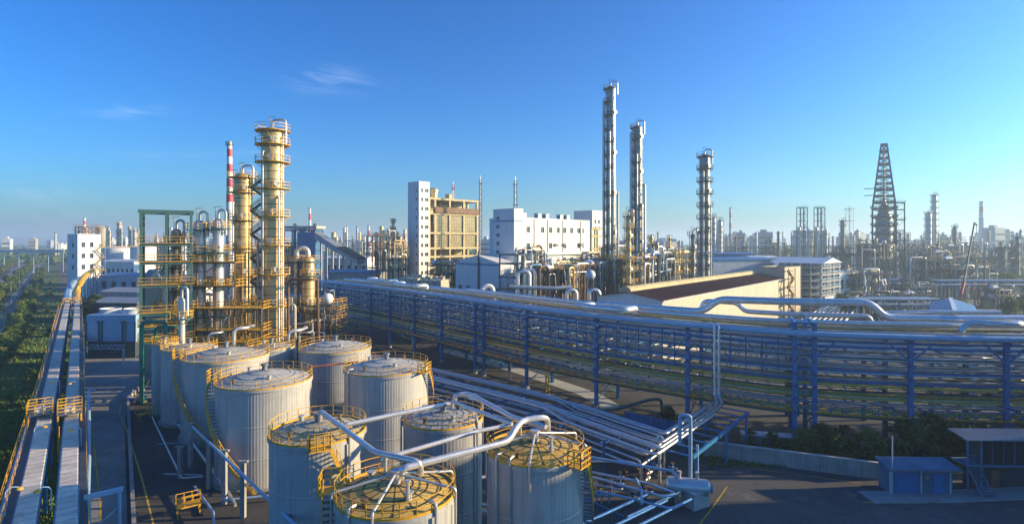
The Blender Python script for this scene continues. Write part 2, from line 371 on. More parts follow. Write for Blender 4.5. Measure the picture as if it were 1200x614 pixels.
# hills
for k, (x0, x1, Y, top, sd_) in enumerate(((-5200, -2600, 4800, 95, 3), (-3800, -1500, 5600, 100, 5), (-2200, 700, 6500, 88, 8))):
    rnd = random.Random(sd_); b = MB(); n = 60; vs = []
    ph = [rnd.uniform(0, 6.3) for _ in range(6)]
    for i in range(n + 1):
        t = i / n; x = x0 + (x1 - x0) * t
        e = math.sin(math.pi * t) ** .6
        hz = top * e * (.55 + .2 * math.sin(5 * t + ph[0]) + .15 * math.sin(13 * t + ph[1]) + .07 * math.sin(31 * t + ph[2]) + .03 * math.sin(70 * t + ph[3]))
        for j, (dy, kz) in enumerate(((-700, 0), (-350, .5), (-120, .85), (0, 1), (250, .7), (700, 0))):
            vs.append((x, Y + dy, max(0, hz) * kz - (.5 if kz == 0 else 0)))
    fs = [(i * 6 + j, (i + 1) * 6 + j, (i + 1) * 6 + j + 1, i * 6 + j + 1) for i in range(n) for j in range(5)]
    structure(b.add(vs, fs).build('hill', 'hill'))

# ------------------------------------------------------------------ trees
def leaf_cloud(rnd, clumps, per, leaf):
    b = MB(); vs = []; fs = []
    for (c, r) in clumps:
        for _ in range(per):
            d = V3((rnd.gauss(0, 1), rnd.gauss(0, 1), rnd.gauss(0, 1))).normalized() * r * rnd.uniform(.55, 1.08)
            p = V3(c) + V3((d.x, d.y, d.z * .8)); s = leaf * rnd.uniform(.6, 1.3)
            u = V3((rnd.gauss(0, 1), rnd.gauss(0, 1), rnd.gauss(0, .6))).normalized(); w = u.cross(V3((rnd.gauss(0, 1), rnd.gauss(0, 1), rnd.gauss(0, 1)))).normalized()
            k = len(vs); vs += [p - u * s, p + w * s * .55, p + u * s, p - w * s * .55]; fs.append((k, k + 1, k + 2, k + 3))
    return b.add(vs, fs)
TREE = []
def make_tree_meshes(seed, h, r, m, nclump, per, leaf, trunk=.35):
    rnd = random.Random(seed); tb = MB(); cl = []
    tb.cyl((0, 0, -.1), (0, 0, h * trunk), r * .10, r * .075, 7, caps=False)
    for _ in range(nclump):
        a = rnd.uniform(0, 6.283); q = rnd.uniform(.1, .68) * r; z = h * rnd.uniform(trunk + .04, .86)
        q *= 1 - .5 * max(0, z / h - .6)
        c = V3((q * math.cos(a), q * math.sin(a), z)); cl.append((c, r * rnd.uniform(.24, .42)))
        tb.cyl((0, 0, h * trunk * .92), c, r * .045, r * .012, 5, caps=False)
    return tb.mesh('trunk', 'bark'), leaf_cloud(rnd, cl, per, leaf).mesh('crown', m, 0)
for i in range(4): TREE.append(make_tree_meshes(20 + i, 6.0, 2.4, 'leaf%d' % (i % 2), 16, 55, .30))
BUSH = [make_tree_meshes(40 + i, 2.4, 1.5, 'leaf%d' % (i % 3), 11, 60, .15, .12) for i in range(3)]
DARKT = [make_tree_meshes(60 + i, 7.5, 3.0, 'leaf2', 22, 70, .34, .25) for i in range(2)]
def tree(kind, i, loc, s, label, group=None, name='tree', cat='tree'):
    o = thing(name, label, cat, loc, random.uniform(0, 6.28), group); o.scale = (s, s, s * random.uniform(.85, 1.15))
    tm, cm = kind[i % len(kind)]; put(tm, 'trunk', o); put(cm, 'crown', o); return o

# ------------------------------------------------------------------ the boulevard along the plant: roads, verges, trees
def lane(px0, py0, px1, py1, k=1.0): return [g(px0, py0), g(px1, py1)]
sheet('verge', [g(-60, 640), g(92, 640), g(92, 470), g(72, 356), g(68, 312), g(46, 308), g(-40, 384), g(-140, 470)], .004, 'grass_soil')
structure(ribbon('boulevard', [g(-60, 474), g(-20, 412), g(0, 381), g(24, 344), g(43, 315), g(49, 303)], 5.5, .010, 'asphalt_pale'))
structure(ribbon('boulevard', [g(-70, 378), g(-20, 348), g(10, 326), g(34, 304)], 7.0, .010, 'asphalt_pale'))
sheet('verge', [g(-90, 440), g(-14, 384), g(22, 338), g(42, 310), g(39, 303.5), g(16, 324), g(-20, 352), g(-90, 392)], .006, 'grass_soil')
gr = MB()
for (a, b_, c, w, n, h) in ((g(-4, 400), g(46, 312), 1, .4, 150, .8),):
    for i in range(n):
        p = a.lerp(b_, i / n); q = a.lerp(b_, (i + .86) / n); gr.bar(p + V3((0, 0, .35)), q + V3((0, 0, .35)), .3, .7)
tag(gr.build('boundary_wall', 'concrete_pale', origin=g(-4, 400)), 'low pale boundary wall between the boulevard and the green verge', 'wall')
rnd = random.Random(3)
def row(a, b, d0, grow):                          # spacing widens with distance
    L = (b - a).length; d = 0; out = []
    while d < L: out.append(a.lerp(b, d / L)); d += d0 * (1 + grow * d / L)
    return out
for p in row(g(-16, 372), g(41, 309), 5.0, 2.0):
    tree(TREE, rnd.randrange(4), p + V3((rnd.uniform(-1.2, 1.2), rnd.uniform(-1, 1), 0)), rnd.uniform(.9, 1.35), 'round green street tree on the strip between the two roadways', 'trees between the roadways')
for p in row(g(-30, 342), g(30, 302), 8.0, 2.0):
    tree(TREE, rnd.randrange(4), p + V3((rnd.uniform(-2, 2), 0, 0)), rnd.uniform(.8, 1.2), 'street tree on the far side of the outer roadway', 'trees along the outer roadway')
for k in range(2):
    for p in row(g((-4, 10)[k], (432, 425)[k]), g((47, 51)[k], (316, 318)[k]), 3.4, 2.0):
        tree(BUSH, rnd.randrange(2), p + V3((rnd.uniform(-1.2, 1.2), 0, 0)), rnd.uniform(1.0, 1.7), ('clipped shrub in the hedge row against the low boundary wall', 'shrub in the second hedge row on the green verge')[k], ('hedge shrubs along the boundary wall', 'second row of hedge shrubs')[k], 'shrub', 'shrub')
for i in range(34):
    p = g(rnd.uniform(2, 66), 330 + 160 * rnd.random() ** 1.3)
    tree(BUSH, rnd.randrange(3), p, rnd.uniform(.6, 1.3), 'small bush scattered on the grass between hedge and conveyor', 'bushes on the verge grass', 'bush', 'bush')
gb = MB(); vs = []; fs = []
for _ in range(16000):
    p = g(rnd.uniform(-12, 84), 318 + 300 * rnd.random() ** .8); s = rnd.uniform(.25, .6); a = rnd.uniform(0, 3.14)
    k = len(vs); vs += [p + V3((math.cos(a) * .18, math.sin(a) * .18, 0)), p - V3((math.cos(a) * .18, math.sin(a) * .18, 0)), p + V3((rnd.uniform(-.2, .2), rnd.uniform(-.2, .2), s))]; fs.append((k, k + 1, k + 2))
go = gb.add(vs, fs).build('grass', 'grass_blade', smooth=0); go['kind'] = 'stuff'; go['label'] = 'rough green grass on the verge beside the conveyors'; go['category'] = 'grass'
# cars
def car(loc, rz, m, label, group=None, van=False):
    o = thing('parked_car' if not van else 'van', label, 'car' if not van else 'van', loc, rz, group)
    L, W, hh = (4.4, 1.75, 1.45) if not van else (5.2, 1.9, 2.2)
    b = MB(); b.hexa([(-L / 2, -W / 2, .35), (L / 2, -W / 2, .35), (L / 2, W / 2, .35), (-L / 2, W / 2, .35), (-L / 2, -W / 2, .9), (L / 2, -W / 2, .82), (L / 2, W / 2, .82), (-L / 2, W / 2, .9)])
    b.hexa([(-L * .46, -W * .48, .86), (L * .25, -W * .48, .86), (L * .25, W * .48, .86), (-L * .46, W * .48, .86), (-L * .40, -W * .4, hh), (L * .08, -W * .4, hh), (L * .08, W * .4, hh), (-L * .40, W * .4, hh)])
    body = b.build('body', m, o)
    MB().hexa([(-L * .452, -W * .485, .95), (L * .235, -W * .485, .95), (L * .235, W * .485, .95), (-L * .452, W * .485, .95), (-L * .415, -W * .425, hh * .93), (L * .105, -W * .425, hh * .93), (L * .105, W * .425, hh * .93), (-L * .415, W * .425, hh * .93)]).build('window', 'glass', o)
    wm = MB().cyl((0, -.11, 0), (0, .11, 0), .32, n=12).mesh('wheel', 'rubber')
    for sx in (-1, 1):
        for sy in (-1, 1): put(wm, 'wheel', o, (sx * L * .3, sy * W * .46, .32))
    return o
for (px, py, m, van, lab) in ((14, 317, 'car_white', True, 'white van driving on the outer roadway behind the street trees'), (19, 312, 'car_red', False, 'small red car on the outer roadway beyond the white van'), (28, 309, 'car_blue', True, 'blue van on the outer roadway beyond the red car'),
                              (40, 320, 'car_white', False, 'white car driving on the inner roadway beside the verge')):
    car(g(px, py) + V3((0, 0, .012)), R(130), m, lab, None, van)
# street lamps along the verge
def lamp_post(loc, h, rz, label, group):
    o = thing('street_lamp', label, 'street lamp', loc, rz, group)
    MB().cyl((0, 0, 0), (0, 0, h), .11, .06, 8).tube([(0, 0, h - .2), (.5, 0, h + .25), (1.4, 0, h + .35)], .045, 6).build('pole', 'grey_steel', o)
    MB().hexa([(1.2, -.13, h + .28), (2.0, -.1, h + .30), (2.0, .1, h + .30), (1.2, .13, h + .28), (1.2, -.13, h + .42), (2.0, -.06, h + .40), (2.0, .06, h + .40), (1.2, .13, h + .42)]).build('lamp_head', 'pale_roof', o)
    return o
for px, py in ((-4, 380), (13, 355), (23, 338), (31, 326), (37, 317)): lamp_post(g(px, py), 9, R(180), 'tall grey street lamp beside the inner roadway', 'lamps along the boulevard')

# ------------------------------------------------------------------ covered belt conveyors
def conveyor(A, B, label, w=1.4, z=5.0, name='conveyor', rails=(1, 1)):
    A, B = V3((A[0], A[1], z)), V3((B[0], B[1], z)); d = (B - A); L = d.length; rz = math.atan2(d.y, d.x)
    o = thing(name, label, 'conveyor', V3((A.x, A.y, 0)), rz)
    b = MB()                                      # one cover panel, ribbed sheet arched over the belt
    n = 8; pl = 1.2; vs = []; fs = []
    for ix, (x, rr) in enumerate(((0, 1.0), (.18, 1.0), (.22, .965), (.58, .965), (.62, 1.0), (.78, 1.0), (.82, .965), (1.16, .965))):
        for j in range(n + 1):
            a = math.pi * (.04 + .92 * j / n); vs.append((x, -math.cos(a) * w / 2 * rr, .1 + min(.10, math.sin(a) * .30) * rr))
    for i in range(7):
        for j in range(n): fs.append((i * (n + 1) + j, (i + 1) * (n + 1) + j, (i + 1) * (n + 1) + j + 1, i * (n + 1) + j + 1))
    pm = b.add(vs, fs).mesh('cover_panel', 'belt_cover', 25)
    N_ = int(L / pl)
    for i in range(N_): put(pm, 'cover_panel', o, (i * pl, 0, z))
    MB().bar((0, -w / 2, z - .25), (L, -w / 2, z - .25), .12, .7).bar((0, w / 2, z - .25), (L, w / 2, z - .25), .12, .7).build('side_frame', 'blue_steel', o)
    MB().box(0, -w / 2 + .1, z - .45, L, w / 2 - .1, z - .38).build('deck', 'dark_steel', o)
    for sgn in (-1, 1):
        if not rails[0 if sgn < 0 else 1]: continue
        yy = sgn * (w / 2 + .62)
        MB().box(0, min(yy, sgn * (w / 2 + .07)), z - .3, L, max(yy, sgn * (w / 2 + .07)), z - .24).build('walkway', 'dark_steel', o)
        MB().line_rail([(0, yy, z - .24), (L, yy, z - .24)], 1.05, .045, 2.4, 2).build('railing', 'yellow', o)
    t = MB().bar((0, -w / 2, 0), (0, -w / 2, z - .6), .3).bar((0, w / 2, 0), (0, w / 2, z - .6), .3).bar((0, -w / 2, .6), (0, w / 2, z - 1), .14).bar((0, w / 2, .6), (0, -w / 2, z - 1), .14).bar((0, -w / 2, z - .7), (0, w / 2, z - .7), .25).mesh('trestle', 'blue_steel')
    for i in range(int(L / 14) + 1): put(t, 'trestle', o, (4 + i * 14, 0, 0))
    return o
CZ = 5.0
cA = at_z(22, 640, CZ + .3); cB = at_z(79, 353, CZ + .3); dA = at_z(76, 640, CZ + .3); dB = at_z(90.5, 352, CZ + .3)
conveyor(cA, cB, 'long covered belt conveyor with pale ribbed hood beside the green verge', rails=(0, 1))
conveyor(dA, dB, 'long covered belt conveyor with pale ribbed hood beside the plant road', rails=(1, 0))
# drive platforms with yellow rails straddling the belts
def belt_platform(px, py, label):
    p = at_z(px, py, CZ); o = thing('belt_platform', label, 'platform', (p.x, p.y, 0), math.atan2((dB - dA).y, (dB - dA).x))
    MB().box(-1.6, -1.15, CZ + .62, 1.6, 1.15, CZ + .72).build('deck', 'grey_steel', o)
    MB().line_rail([(-1.6, -1.15, CZ + .72), (1.6, -1.15, CZ + .72), (1.6, 1.15, CZ + .72), (-1.6, 1.15, CZ + .72), (-1.6, -1.15, CZ + .72)], 1.2, .08, .75, 3).build('railing', 'yellow', o)
    lg = MB().bar((0, 0, 0), (0, 0, CZ + .62), .16).mesh('leg', 'yellow')
    for x in (-1.5, 1.5):
        for y in (-1.08, 1.08): put(lg, 'leg', o, (x, y, 0))
    MB().box(-.9, -.5, CZ + .72, .5, .5, CZ + 1.25).build('drive_housing', 'white_wall', o)
belt_platform(47, 489, 'yellow railed drive platform over the conveyor beside the verge')
belt_platform(82, 488, 'yellow railed drive platform over the conveyor beside the plant road')
belt_platform(79, 356, 'far yellow platform over the verge-side conveyor near the white mill tower')
belt_platform(90.5, 355, 'far yellow platform over the road-side conveyor near the white mill tower')
# swan-neck lamps on the conveyor walkway
def swan_lamp(px, py, side, label):
    p = at_z(px, py, CZ); o = thing('walkway_lamp', label, 'lamp', p, math.atan2((dB - dA).y, (dB - dA).x), 'swan-neck lamps on the conveyors')
    MB().tube([(0, 0, -.3), (0, 0, 1.5), (0, side * .15, 1.75), (0, side * .45, 1.85), (0, side * .8, 1.75)], .045, 6).build('stem', 'blue_pale', o)
    MB().lathe([(.26, 0), (.22, .12), (.08, .2)], 10, (0, side * .85, 1.55), cap_bot=True).build('lamp_shade', 'yellow', o)
for px, py, s in ((6, 600, -1), (60, 596, 1), (70, 460, 1), (91, 462, 1), (40, 520, -1), (95, 520, 1)): swan_lamp(px, py, s, 'swan-neck lamp with yellow shade on the conveyor walkway')
# blue pipe beside the conveyor on posts
pts = [at_z(-6, 640, 4.4), at_z(20, 545, 4.4), at_z(48, 450, 4.4), at_z(62, 395, 4.4), at_z(70, 362, 4.4)]
o = thing('blue_duct', 'long blue round duct with yellow handrail running along the verge-side conveyor', 'duct', (pts[0].x, pts[0].y, 0))
q = [p - V3((pts[0].x, pts[0].y, 0)) for p in curve(pts, 6)]
MB().tube(q, .34, 12).build('duct_shell', 'blue_bright', o)
MB().line_rail([p + V3((-.5, .1, .1)) for p in q], 1.0, .05, 2.2, 2).build('railing', 'yellow', o)
pm = MB().bar((0, 0, 0), (0, 0, 4.1), .25).mesh('post', 'blue_steel')
for i in range(0, len(q), 2): put(pm, 'post', o, (q[i].x, q[i].y, 0))
# pale blue pipe supports on the plant road side
def road_support(px, py, h, label):
    p = g(px, py); o = thing('pipe_support', label, 'pipe support', p, R(38))
    for x in (0, 2.0): MB().cyl((x, 0, 0), (x, 0, h), .16, n=10).build('post', 'blue_pale', o)
    MB().bar((-.3, 0, h), (2.3, 0, h), .3, .35).build('crossbeam', 'blue_pale', o)
    MB().bar((0, 0, h * .45), (2, 0, h * .75), .12).bar((0, 0, h * .2), (2, 0, h * .45), .12).build('brace', 'blue_pale', o)
road_support(104, 660, 5.4, 'pale blue braced pipe support beside the conveyor')
pipe('riser_pipe', [at_z(101, 614, 3.6), at_z(104, 540, 4.2), at_z(104, 458, 5.2), at_z(104, 456, 5.4) + V3((.9, 0, 0))], .20, 'blue_pale', 'pale blue pipe running beside the road-side conveyor', n=10)
# yellow curved gallery into the mill tower
MT = at_y(78, 283, 258); MT.z = 0
def gallery(pts, w, h, m, label):
    c = curve(pts, 8); o0 = V3((c[0].x, c[0].y, 0)); o = thing('conveyor_gallery', label, 'conveyor', o0); b = MB(); vs = []; fs = []
    for i, p in enumerate(c):
        t = (c[min(i + 1, len(c) - 1)] - c[max(0, i - 1)]); t.z = 0; t.normalize(); n = V3((-t.y, t.x, 0)) * w / 2; p = p - o0
        vs += [p - n, p + n, p + n + V3((0, 0, h * .7)), p + n * .5 + V3((0, 0, h)), p - n * .5 + V3((0, 0, h)), p - n + V3((0, 0, h * .7))]
    for i in range(len(c) - 1):
        for j in range(6): fs.append((i * 6 + j, i * 6 + (j + 1) % 6, (i + 1) * 6 + (j + 1) % 6, (i + 1) * 6 + j))
    b.add(vs, fs).build('hood', m, o)
    lg = MB()
    for i in range(2, len(c), 5):
        p = c[i] - o0; MB().bar((p.x - 1, p.y, 0), (p.x - .3, p.y, p.z), .3).bar((p.x + 1, p.y, 0), (p.x + .3, p.y, p.z), .3).bar((p.x - .7, p.y, p.z * .5), (p.x + .7, p.y, p.z * .5), .2).build('trestle', 'blue_steel', o)
gallery([at_z(90, 354, 4.6), at_z(90.5, 344, 5.5), at_y(94, 333, 222), at_y(101, 323, 236), at_y(111, 316.5, 252)], 2.1, 1.1, 'yellow', 'yellow curved conveyor gallery rising to the white mill tower')
gallery([at_z(79, 355, 4.6), at_z(80, 345, 5.5), at_y(85, 334, 232), at_y(94, 327, 252)], 2.2, 1.4, 'blue_pale', 'pale blue curved conveyor gallery below the yellow one')

# ------------------------------------------------------------------ storage tanks
def stair_spiral(o, r, h, a0, turn, m='yellow', w=.75, bottom=0.0):
    n = int(h * 3.2); b = MB(); rl = MB(); z = h
    pr = None
    for i in range(n + 1):
        a = a0 + turn * i / n; z = h + (bottom - h) * i / n; c, s = math.cos(a), math.sin(a)
        p0, p1 = V3((c * (r + .05), s * (r + .05), z)), V3((c * (r + w), s * (r + w), z))
        b.bar(p0, p1, .26, .05)
        if pr:
            rl.bar(pr[1], p1, .05, .26); rl.bar(pr[1] + V3((0, 0, 1.05)), p1 + V3((0, 0, 1.05)), .06); rl.bar(pr[1] + V3((0, 0, .55)), p1 + V3((0, 0, .55)), .045)
        if i % 4 == 0: rl.bar(p1, p1 + V3((0, 0, 1.05)), .06)
        pr = (p0, p1)
    st = b.build('stair', 'grey_steel', o); rl.build('handrail', m, st)
    # landing at the top
    a = a0; c, s = math.cos(a), math.sin(a); u = V3((c, s, 0)); t = V3((-s, c, 0)) * (-1 if turn > 0 else 1)
    lb = MB(); p = u * (r + .05) + V3((0, 0, h)); q = [p, p + t * 1.5, p + t * 1.5 + u * 1.0, p + u * 1.0]
    lb.hexa([x - V3((0, 0, .1)) for x in q] + q)
    ld = lb.build('landing', 'yellow', o); MB().line_rail([q[0] + t * 1.5, q[2], q[3]], 1.1, .07, .6, 3).build('railing', m, ld)
def tank(px, py, wpx, h, label, paint='tank_paint', roof='roof_pale', rise=.12, seams=0, ribs=True, stair=None, vent=True, n=None, ladder=None):
    Y = (H - h) * F / (py - HY); r = wpx / 2 / F * Y; c = ground(px, Y)
    o = thing('storage_tank', label, 'storage tank', c)
    rn = int(2 * math.pi * r / .30)
    b = MB(); amp = .0065 if ribs else 0
    prof = [(r, 0), (r, h * .30), (r + .03, h * .30 + .04), (r + .03, h * .30 + .12), (r, h * .30 + .16), (r, h * .62), (r + .03, h * .62 + .04), (r + .03, h * .62 + .12), (r, h * .62 + .16), (r, h - .25)]
    b.lathe(prof, rn * 4, cap_top=False, wob=(lambda j: 1 + (amp if (j // 2) % 2 else 0) * 2.2 / max(r, 2.2)))
    sh = b.build('shell', paint, o, smooth=25)
    MB().ring(r - .05, r + .14, h - .28, h, 72).build('rim', paint, o)
    MB().ring(r - .4, r + .35, 0.012, .22, 48).build('foundation', 'concrete', o)
    hr = rise * r
    rf = MB().lathe([(r + .02, h - .02), (r * .8, h + hr * .28), (r * .5, h + hr * .62), (r * .2, h + hr * .92), (.25, h + hr), (.02, h + hr + .02)], 64, cap_top=True).build('roof', roof, o, smooth=60)
    if seams:
        for k in range(seams):
            a = 2 * math.pi * (k + .4) / seams; u = V3((math.cos(a), math.sin(a), 0))
            MB().bar(u * .3 + V3((0, 0, h + hr + .01)), u * r * .5 + V3((0, 0, h + hr * .63)), .045, .03).bar(u * r * .5 + V3((0, 0, h + hr * .63)), u * r * .97 + V3((0, 0, h + .05)), .045, .03).build('rib', 'seam_dark' if roof == 'roof_ochre' else 'roof_rib', rf)
        for q in (.3, .55, .78):
            zq = h + hr * (1 - q) * 1.05 + (.05 if q < .9 else 0)
            zq = h + hr * {.3: .82, .55: .57, .78: .31}[q]
            MB().ring(r * q - .022, r * q + .022, zq - .02, zq + .035, 48).build('seam', 'seam_dark' if roof == 'roof_ochre' else 'roof_rib', rf)
    rl = MB().ring_rail(r + .05, h, .95, 48, .045, every=2, mids=2)
    rl.ring(r, r + .1, h, h + .14, 48); rl.build('railing', 'yellow', o)
    if vent:
        vt = MB().cyl((0, 0, h + hr), (0, 0, h + hr + .55), .28, n=12).cyl((0, 0, h + hr + .55), (0, 0, h + hr + .75), .42, n=12).build('vent', 'grey_steel', o)
    # roof nozzles and hatch
    for k, a in enumerate((.9, 2.5, 4.2, 5.3)):
        q = r * (.55 + .1 * (k % 3)); zz_ = h + hr * (1 - q / r)
        MB().cyl((q * math.cos(a), q * math.sin(a), zz_ - .1), (q * math.cos(a), q * math.sin(a), zz_ + .45), .14 + .05 * (k % 2), n=10).cyl((q * math.cos(a), q * math.sin(a), zz_ + .45), (q * math.cos(a), q * math.sin(a), zz_ + .53), .24 + .05 * (k % 2), n=10).build('nozzle', 'silver_dull' if k % 2 else 'rust_steel', o)
    if stair: stair_spiral(o, r, h, R(stair[0]), R(stair[1]), bottom=stair[2] if len(stair) > 2 else 0)
    if ladder is not None:                         # drain pipe down the shell
        for a in ladder:
            u = V3((math.cos(R(a)), math.sin(R(a)), 0)) * (r + .22)
            MB().tube(fillet([u * .86 + V3((0, 0, h + .5)), u + V3((0, 0, h + .5)), u + V3((0, 0, .3))], .3), .09, 8).build('drain_pipe', 'silver_dull', o)
    return c, r, h
TH = 10.5
T = {}
T[1] = tank(464, 576, 136, TH, 'pale ribbed tank with ochre seamed roof, frontmost by the tank yard edge', roof='roof_ochre', rise=.15, seams=16, stair=(188, 70), vent=False, ladder=(238, 318))
T[2] = tank(627, 525, 112, TH, 'pale ribbed tank with ochre seamed roof beside the low pipe run', roof='roof_ochre', rise=.15, seams=16, stair=(-35, 60), vent=False, ladder=(222, 240))
T[3] = tank(373, 504, 106, TH, 'pale tank with sandy white roof behind the frontmost ochre-roofed tank', roof='roof_sand', rise=.18, seams=20, stair=(-60, 55), ladder=(325,))
T[4] = tank(519, 489, 91, TH, 'grey-white tank with gooseneck pipe over its blue-white roof', paint='tank_paint_dirty', rise=.14, seams=20, stair=None, ladder=(200, 330))
T[5] = tank(310, 444, 104, TH, 'large white ribbed tank with a long spiral stair facing the plant road', rise=.2, seams=24, stair=(190, 95))
T[6] = tank(453, 430, 95, TH, 'large white ribbed tank with shallow cone roof beside the low pipe run', rise=.2, seams=24, stair=(-18, 70), ladder=(225,))
T[7] = tank(265, 416, 92, TH, 'large white tank with spiral stair standing behind the stair-clad ribbed tank', rise=.2, seams=24, stair=(200, 80))
T[8] = tank(393, 407, 80, TH, 'large stained white tank with yellow rim rail below the tallest column', paint='tank_paint_dirty', rise=.2, seams=24, stair=None)
T[9] = tank(318, 406, 50, TH, 'small pale tank between two large tanks at the foot of the tallest column', rise=.16)
T[10] = tank(222, 407, 57, TH, 'plain pale blue-grey tank at the corner of the tank yard', rise=.16, ribs=False)
T[11] = tank(193, 402, 26, TH, 'narrow pale tank beside the green portal pipe', rise=.16, ribs=False)

# pipes across the tank tops
def tz(px, py, z): return at_z(px, py, z)
P = 'pipe'
pipe('roof_pipe', [tz(375, 492, 11.4), tz(375, 481, 12.3), tz(440, 530, 12.3), tz(493, 541, 12.2), tz(493, 556, 11.2)], .19, 'silver', 'bright pipe from the sandy white tank roof to the frontmost ochre roof')
pipe('roof_pipe', [tz(402, 506, 11.0), tz(402, 498, 11.7), tz(533, 471, 11.7), tz(533, 462, 12.6), tz(550, 461, 12.6), tz(600, 488, 12.0), tz(640, 500, 12.0)], .19, 'silver', 'pipe with a raised gooseneck crossing the grey-white tank roof')
pipe('roof_pipe', [tz(470, 560, 11.2), tz(470, 549, 12.0), tz(596, 517, 12.0), tz(604, 502, 12.6), tz(612, 492, 12.8), tz(642, 488, 12.8), tz(642, 503, 11.5)], .22, 'silver', 'thick bright pipe from the frontmost ochre roof to the other ochre roof')
pipe('roof_pipe', [tz(449, 545, 11.2), tz(449, 537, 11.8), tz(560, 505, 11.8), tz(600, 497, 11.8), tz(600, 507, 11.0)], .16, 'silver', 'thinner parallel pipe just behind the thick bright roof pipe')
pipe('roof_pipe', [tz(530, 478, 11.4), tz(530, 470, 12.0), tz(600, 497, 12.0)], .15, 'silver', 'short branch pipe beside the gooseneck on the grey-white tank')
pipe('roof_pipe', [tz(565, 520, 3.0), tz(565, 470, 11.6), tz(550, 466, 11.6)], .14, 'silver', 'thin riser pipe climbing the side of the grey-white tank')
pipe('fire_pipe', [tz(362, 470, 1), tz(362, 430, 10.6), tz(420, 424, 10.6)], .12, 'rust_red', 'thin red pipe climbing the stained tank and crossing to its neighbour')
# spider pipes on the two ochre roofs
for ti, lab in ((1, 'the frontmost ochre roof'), (2, 'the ochre roof beside the low pipe run')):
    c, r, h = T[ti]; z0 = h + r * .15
    o = thing('roof_manifold', 'branching silver manifold pipes standing on ' + lab, 'manifold', (c.x, c.y, z0))
    MB().cyl((0, 0, -.05), (0, 0, .75), .30, n=14).cyl((0, 0, .75), (0, 0, .85), .38, n=14).build('center_pot', 'silver', o)
    for a in (200, 262, 350, 30):
        u = V3((math.cos(R(a)), math.sin(R(a)), 0)); k = r
        MB().tube(fillet([u * .2 + V3((0, 0, .6)), u * k * .9 + V3((0, 0, .05)), u * (k + .22) + V3((0, 0, .0)), u * (k + .22) + V3((0, 0, -2.2))], .3), .085, 8).build('branch_pipe', 'silver_dull', o)
    for a in (120, 300):
        u = V3((math.cos(R(a)), math.sin(R(a)), 0)) * r * .6
        MB().cyl(u + V3((0, 0, -.2)), u + V3((0, 0, .9)), .11, n=8).cyl(u + V3((0, 0, .9)), u + V3((0, 0, 1.0)), .2, n=8).build('vent_pipe', 'silver_dull', o)
# posts and pipes on the ground west of the tanks
for px, py, h in ((223, 548, 5.0), (245, 572, 5.2), (263, 590, 5.2), (285, 606, 5.2), (211, 560, 3.4)):
    p = g(px, py); o = tag(MB().bar((0, 0, 0), (0, 0, h), .42).bar((-.45, 0, h + .08), (.45, 0, h + .08), .3, .16).build('pipe_post', 'concrete'), 'square concrete pipe post standing in the tank yard', 'post', 'concrete posts in the tank yard'); o.location = p
pipe('yard_pipe', [tz(226, 500, 5.3), tz(345, 614, 5.3), tz(372, 640, 5.3)], .14, 'blue_pale', 'pale blue pipe carried slantwise on the concrete posts')
for k, (pp, r, z) in enumerate(((((196, 486), (208, 497), (262, 566), (262, 586), (340, 578)), .13, .7), (((210, 497), (270, 580), (276, 592)), .13, .9), (((196, 478), (214, 492), (236, 492)), .1, .6),
                                (((178, 488), (213, 560), (238, 558)), .1, .5), (((185, 520), (236, 518)), .07, .4), (((192, 555), (236, 556)), .07, .4), (((228, 570), (250, 600), (252, 640)), .12, .8), (((360, 600), (330, 640)), .1, .8))):
    pipe('yard_pipe', [tz(a, b, z) for a, b in pp], r, 'blue_pale' if k % 2 == 0 else 'silver', 'thin pipe lying low across the dark tank yard floor', 'low pipes in the tank yard')
o = thing('step_over', 'small yellow step-over stair on the tank yard wall', 'stair', g(221, 603), R(35))
MB().box(-1, -.5, .9, 1, .5, 1.0).build('deck', 'yellow', o); MB().line_rail([(-1, -.5, 1), (1, -.5, 1), (1, .5, 1), (-1, .5, 1)], 1.0, .06, .7, 2).build('railing', 'yellow', o)
lg = MB().bar((0, 0, 0), (0, 0, .9), .1).mesh('leg', 'yellow')
for x in (-.9, .9):
    for y in (-.45, .45): put(lg, 'leg', o, (x, y, 0))
o = copy_tree(o, g(170, 492), R(60)); o['label'] = 'small yellow step-over stair at the road corner of the tank yard'
o = thing('pump_skid', 'cluster of small pumps and valves beside the corner of the tank yard', 'pump', g(176, 470), R(30))
for i in range(5):
    MB().box(-3 + i * 1.6, -.5, .05, -2 + i * 1.6, .5, .3).build('plinth', 'concrete', o)
    MB().cyl((-2.9 + i * 1.6, 0, .65), (-2.1 + i * 1.6, 0, .65), .3, n=10).build('motor', 'blue_bright', o)
    MB().tube(fillet([(-2.5 + i * 1.6, .3, .6), (-2.5 + i * 1.6, .3, 1.6), (-2.5 + i * 1.6, 2.5, 1.6)], .3), .09, 8).build('pipe', 'silver_dull', o)

